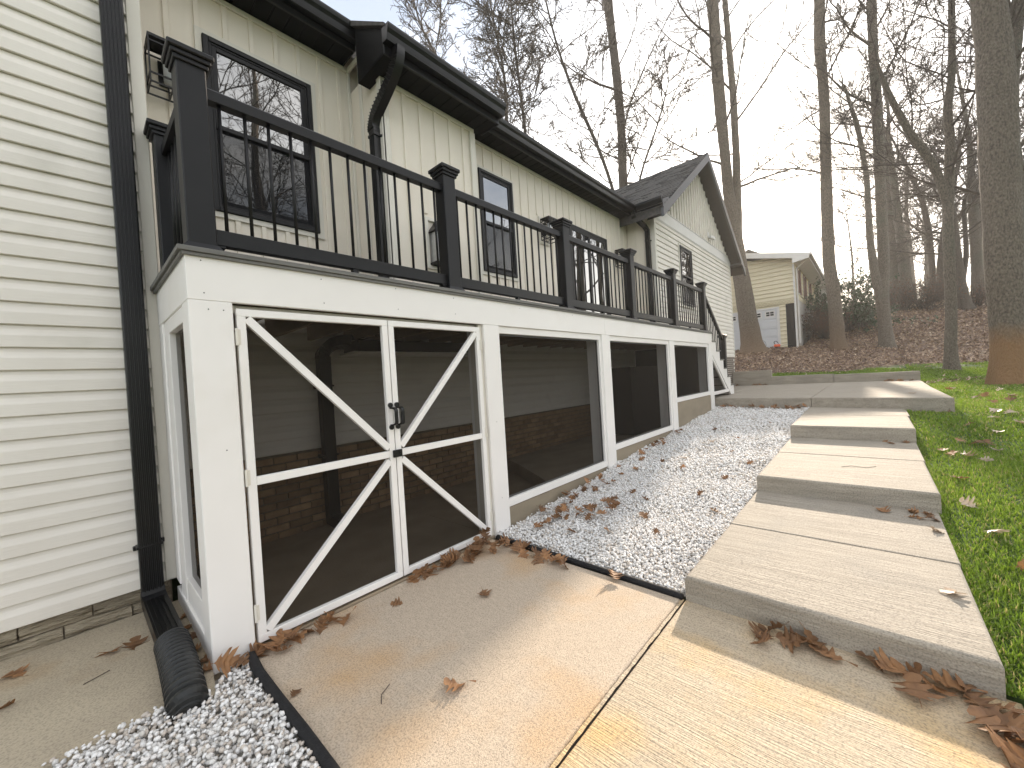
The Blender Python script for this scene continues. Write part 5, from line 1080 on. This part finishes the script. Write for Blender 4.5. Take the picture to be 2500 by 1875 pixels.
for x, y in ((1.04, 2.64), (1.1, 2.58), (1.02, 2.65), (.9, 2.66), (.84, 2.64), (.74, 2.68), (.73, 2.58), (.68, 2.68), (.64, 2.70), (.78, 2.62), (.96, 2.63), (.80, 2.67), (.62, 2.72)): oak(x, min(y, 2.69), random.uniform(0, .03), 'brown oak leaf in the row at the foot of the left gate', gl_, tilt=.45)
o = oak(.47, 2.66, .06, 'oak leaf propped upright against the white corner post', size=.16, rz=1.2); o.rotation_euler = (1.25, .5, .3)
oak(.54, 2.66, .03, 'brown oak leaf on the gravel right of the propped leaf'); oak(.66, 2.19, 0, 'small dark crumpled oak leaf beside the gravel edging', size=.07, tilt=.8)
oak(.06, 3.44, .012, 'right one of two thin oak leaves left of the black downspout foot', size=.15, tilt=.35); oak(.17, 3.40, .012, 'oak leaf nearest the black downspout foot', size=.14, tilt=.35); oak(-.31, 3.63, .012, 'oak leaf at the far left by the stone foundation', size=.15); oak(-.32, 3.28, .012, 'dark stemmed leaf at the left picture edge', size=.09, tilt=.7)
for x, y in ((.42, 3.56), (.415, 3.35), (.41, 3.2), (.40, 3.02), (.42, 2.86), (.41, 2.76)): oak(x, y, .012, 'brown oak leaf behind the corrugated pipe by the side screen', 'oak leaves behind the corrugated pipe', size=.1)
g1 = 'oak leaves along the foot of the first step'
for x, y in ((2.48, .52), (2.54, .46), (2.44, .5), (2.49, .37), (2.56, .30), (2.47, .24), (2.53, .07), (2.54, .0), (2.55, -.08), (2.41, -.1), (2.45, -.16), (2.55, -.19), (2.56, -.25), (2.52, -.3), (2.4, -.3), (2.36, -.32), (2.25, -.31), (2.5, -.36), (2.42, -.37), (2.3, -.37), (2.2, -.36), (2.50, .40), (2.52, .34), (2.33, -.36), (2.13, -.34)):
    oak(J(x, .015), J(y, .015), random.uniform(0, .025), 'brown oak leaf along the foot of the first step, '+('left cluster' if y > .2 else 'middle cluster' if y > -.2 else 'lawn end'), g1, tilt=.35, size=random.uniform(.14, .19))
for i in range(16): oak(random.uniform(2.0, 2.55), random.uniform(-.62, -.40), .02, 'pale curled oak leaf at the slab and lawn corner', 'oak leaves at the corner of slab and lawn', tilt=.4, pale=random.random() < .45, size=random.uniform(.12, .18))
oak(4.66, -.03, .162, 'single brown oak leaf below the second step', tilt=.2)
for i in range(9): oak(random.uniform(4.55, 4.79), random.uniform(-.36, -.2), .163, 'brown oak leaf in the corner of the second step', 'oak leaves in the corner of the second step', size=.09, tilt=.4)
oak(4.32, -.32, .16, 'bright pale oak leaf on the first tread near the second step', pale=True, size=.11, tilt=.5); oak(3.22, -.29, .155, 'bright pale oak leaf lying at the right edge of the first tread', pale=True, size=.13, tilt=.3)
for i in range(6): oak(random.uniform(7.1, 7.3), random.uniform(-.38, .0), .36, 'small brown oak leaf below the third step', 'oak leaves below the third step', size=.08, tilt=.4)
GR = [(3.24, 2.66), (3.0, 2.41), (3.33, 2.45), (3.12, 2.43), (3.58, 2.53), (3.44, 2.38), (3.38, 2.3), (3.77, 2.66), (3.79, 2.58), (4.02, 2.56), (4.03, 2.46), (3.52, 2.22), (3.56, 2.14), (3.74, 2.14), (3.82, 2.1), (3.41, 2.09), (4.39, 2.64), (4.27, 2.44)]
g2 = 'oak leaves drifted on the gravel against the deck footing'
for x, y in GR:
    for k in range(3): oak(J(x, .07), min(J(y, .05), 2.70), gz(x)+.012+random.uniform(0, .03), 'brown oak leaf drifted on the gravel '+('at the near end of the footing' if x < 3.3 else 'in the thick of the drift' if x < 3.8 else 'at the far end of the drift'), g2, tilt=.5, size=random.uniform(.09, .14))
g3 = 'scattered oak leaves on the white gravel'
for x, y in ((4.18, 2.05), (4.02, 1.84), (3.61, 1.67), (4.97, 2.38), (4.7, 2.45), (5.42, 2.2), (5.25, 1.86), (5.71, 1.18), (6.56, 2.29), (8.28, 1.36), (3.18, 1.83), (3.35, 1.45), (7.0, 1.6), (4.4, 1.4), (6.2, 1.5), (4.0, 1.15), (5.0, 1.3), (7.6, 2.1), (3.0, 2.1)): oak(x, y, gz(x)+.012, 'scattered brown oak leaf on the white gravel', g3, tilt=.4, size=random.uniform(.08, .13))
for x, y in ((5.68, 1.99), (6.7, 1.9)): oak(x, y, gz(x)+.012, 'pale yellowish oak leaf lying on the white gravel', 'pale leaves on the gravel', pale=True, size=.11)
g4 = 'oak leaves along the gravel edge near the middle posts'
for x, y in ((4.96, 2.62), (5.75, 2.64), (5.43, 2.5), (6.24, 2.66), (6.43, 2.68), (6.69, 2.68), (6.36, 2.53), (6.5, 2.62), (6.3, 2.6), (7.32, 2.68), (7.2, 2.6), (7.4, 2.62), (6.0, 2.66)):
    oak(x, y, gz(x)+.015, 'brown oak leaf at the gravel edge near the middle posts', g4, tilt=.5, size=random.uniform(.10, .15))
g5 = 'oak leaves banked against the landing'
for i in range(30):
    y = random.uniform(1.0, 2.72); x = 10.0+.125*(y-.93)-abs(random.gauss(0, .09))-.05; oak(x, y, gz(x)+.01+random.uniform(0, .05), 'brown oak leaf banked against the landing front, '+('by the stair post' if y > 2.2 else 'midway' if y > 1.6 else 'towards the path'), g5, tilt=.5, size=random.uniform(.10, .15))
for i in range(12):
    y = random.uniform(-.95, -.45); x = 9.72+.21*(y+.95)-abs(random.gauss(0, .08))-.05; oak(x, y, .48+random.uniform(0, .05), 'dark oak leaf at the right corner of the landing', 'oak leaves at the right corner of the landing', tilt=.5, size=.15)
for i in range(12): oak(random.uniform(16.2, 16.58), random.uniform(2.7, 3.8), .775, 'brown oak leaf in the corner by the stair foot', 'oak leaves at the back of the landing', tilt=.5, size=.16)
for i in range(10): oak(random.uniform(16.1, 16.6), random.uniform(-1.0, -.2), .775, 'brown oak leaf at the right end of the kerb', 'oak leaves at the kerb end', tilt=.5, size=.16)
oak(10.6, -.55, .777, 'bright pale leaf on the right part of the landing', pale=True, size=.16, tilt=.2)
g6 = 'oak leaves scattered on the lawn'
for i in range(52):
    x = random.uniform(2.6, 13.5); y = random.uniform(-.55 if x < 9 else -1.15, -.17*x-.40); pl = random.random() < .6; wh = ('below the first step' if x < 4 else 'beside the first tread' if x < 4.85 else 'beside the second tread' if x < 7.35 else 'beside the third tread' if x < 9.7 else 'past the landing'); ed = 'at the path edge' if y > -.85 else 'out on the grass'
    oak(x, y, float(terr(x, y))+.035, ('pale curled' if pl else 'brown')+' oak leaf '+wh+', '+ed, g6, tilt=.35, pale=pl, size=random.uniform(.12, .18))
# thin twigs lying about
def twig(pts, label):
    mb = MB(); mb.tube(pts, .0022, 5); single('fallen_twig', mb, 'twig', label, 'twig', pts[0])
twig([(5.55, .28, .335), (5.62, .20, .340), (5.60, .08, .336), (5.70, -.0, .338)], 'thin bent twig on the second tread')
twig([(.99, 1.86, .004), (.93, 1.83, .006), (.90, 1.78, .004)], 'short twig on the tan slab near the gravel')
twig([(-.05, 3.18, .015), (.02, 3.20, .018), (.05, 3.22, .015)], 'short dark twig on the old patio')
# ------------------------------------------------------------------ thin winter haze
hz = MB(); hz.box(-520, 620, -520, 520, -1.6, 46); hz_o = single('haze', hz, 'trim', kind='stuff')
hm = bpy.data.materials.new('pale_haze'); hm.use_nodes = True; t = hm.node_tree; t.nodes.clear()
ho = t.nodes.new('ShaderNodeOutputMaterial'); hv = t.nodes.new('ShaderNodeVolumePrincipled'); hv.inputs['Color'].default_value = (.96, .95, .93, 1); hv.inputs['Density'].default_value = .0009; hv.inputs['Anisotropy'].default_value = .55
t.links.new(hv.outputs[0], ho.inputs['Volume']); hz_o.data.materials.clear(); hz_o.data.materials.append(hm)
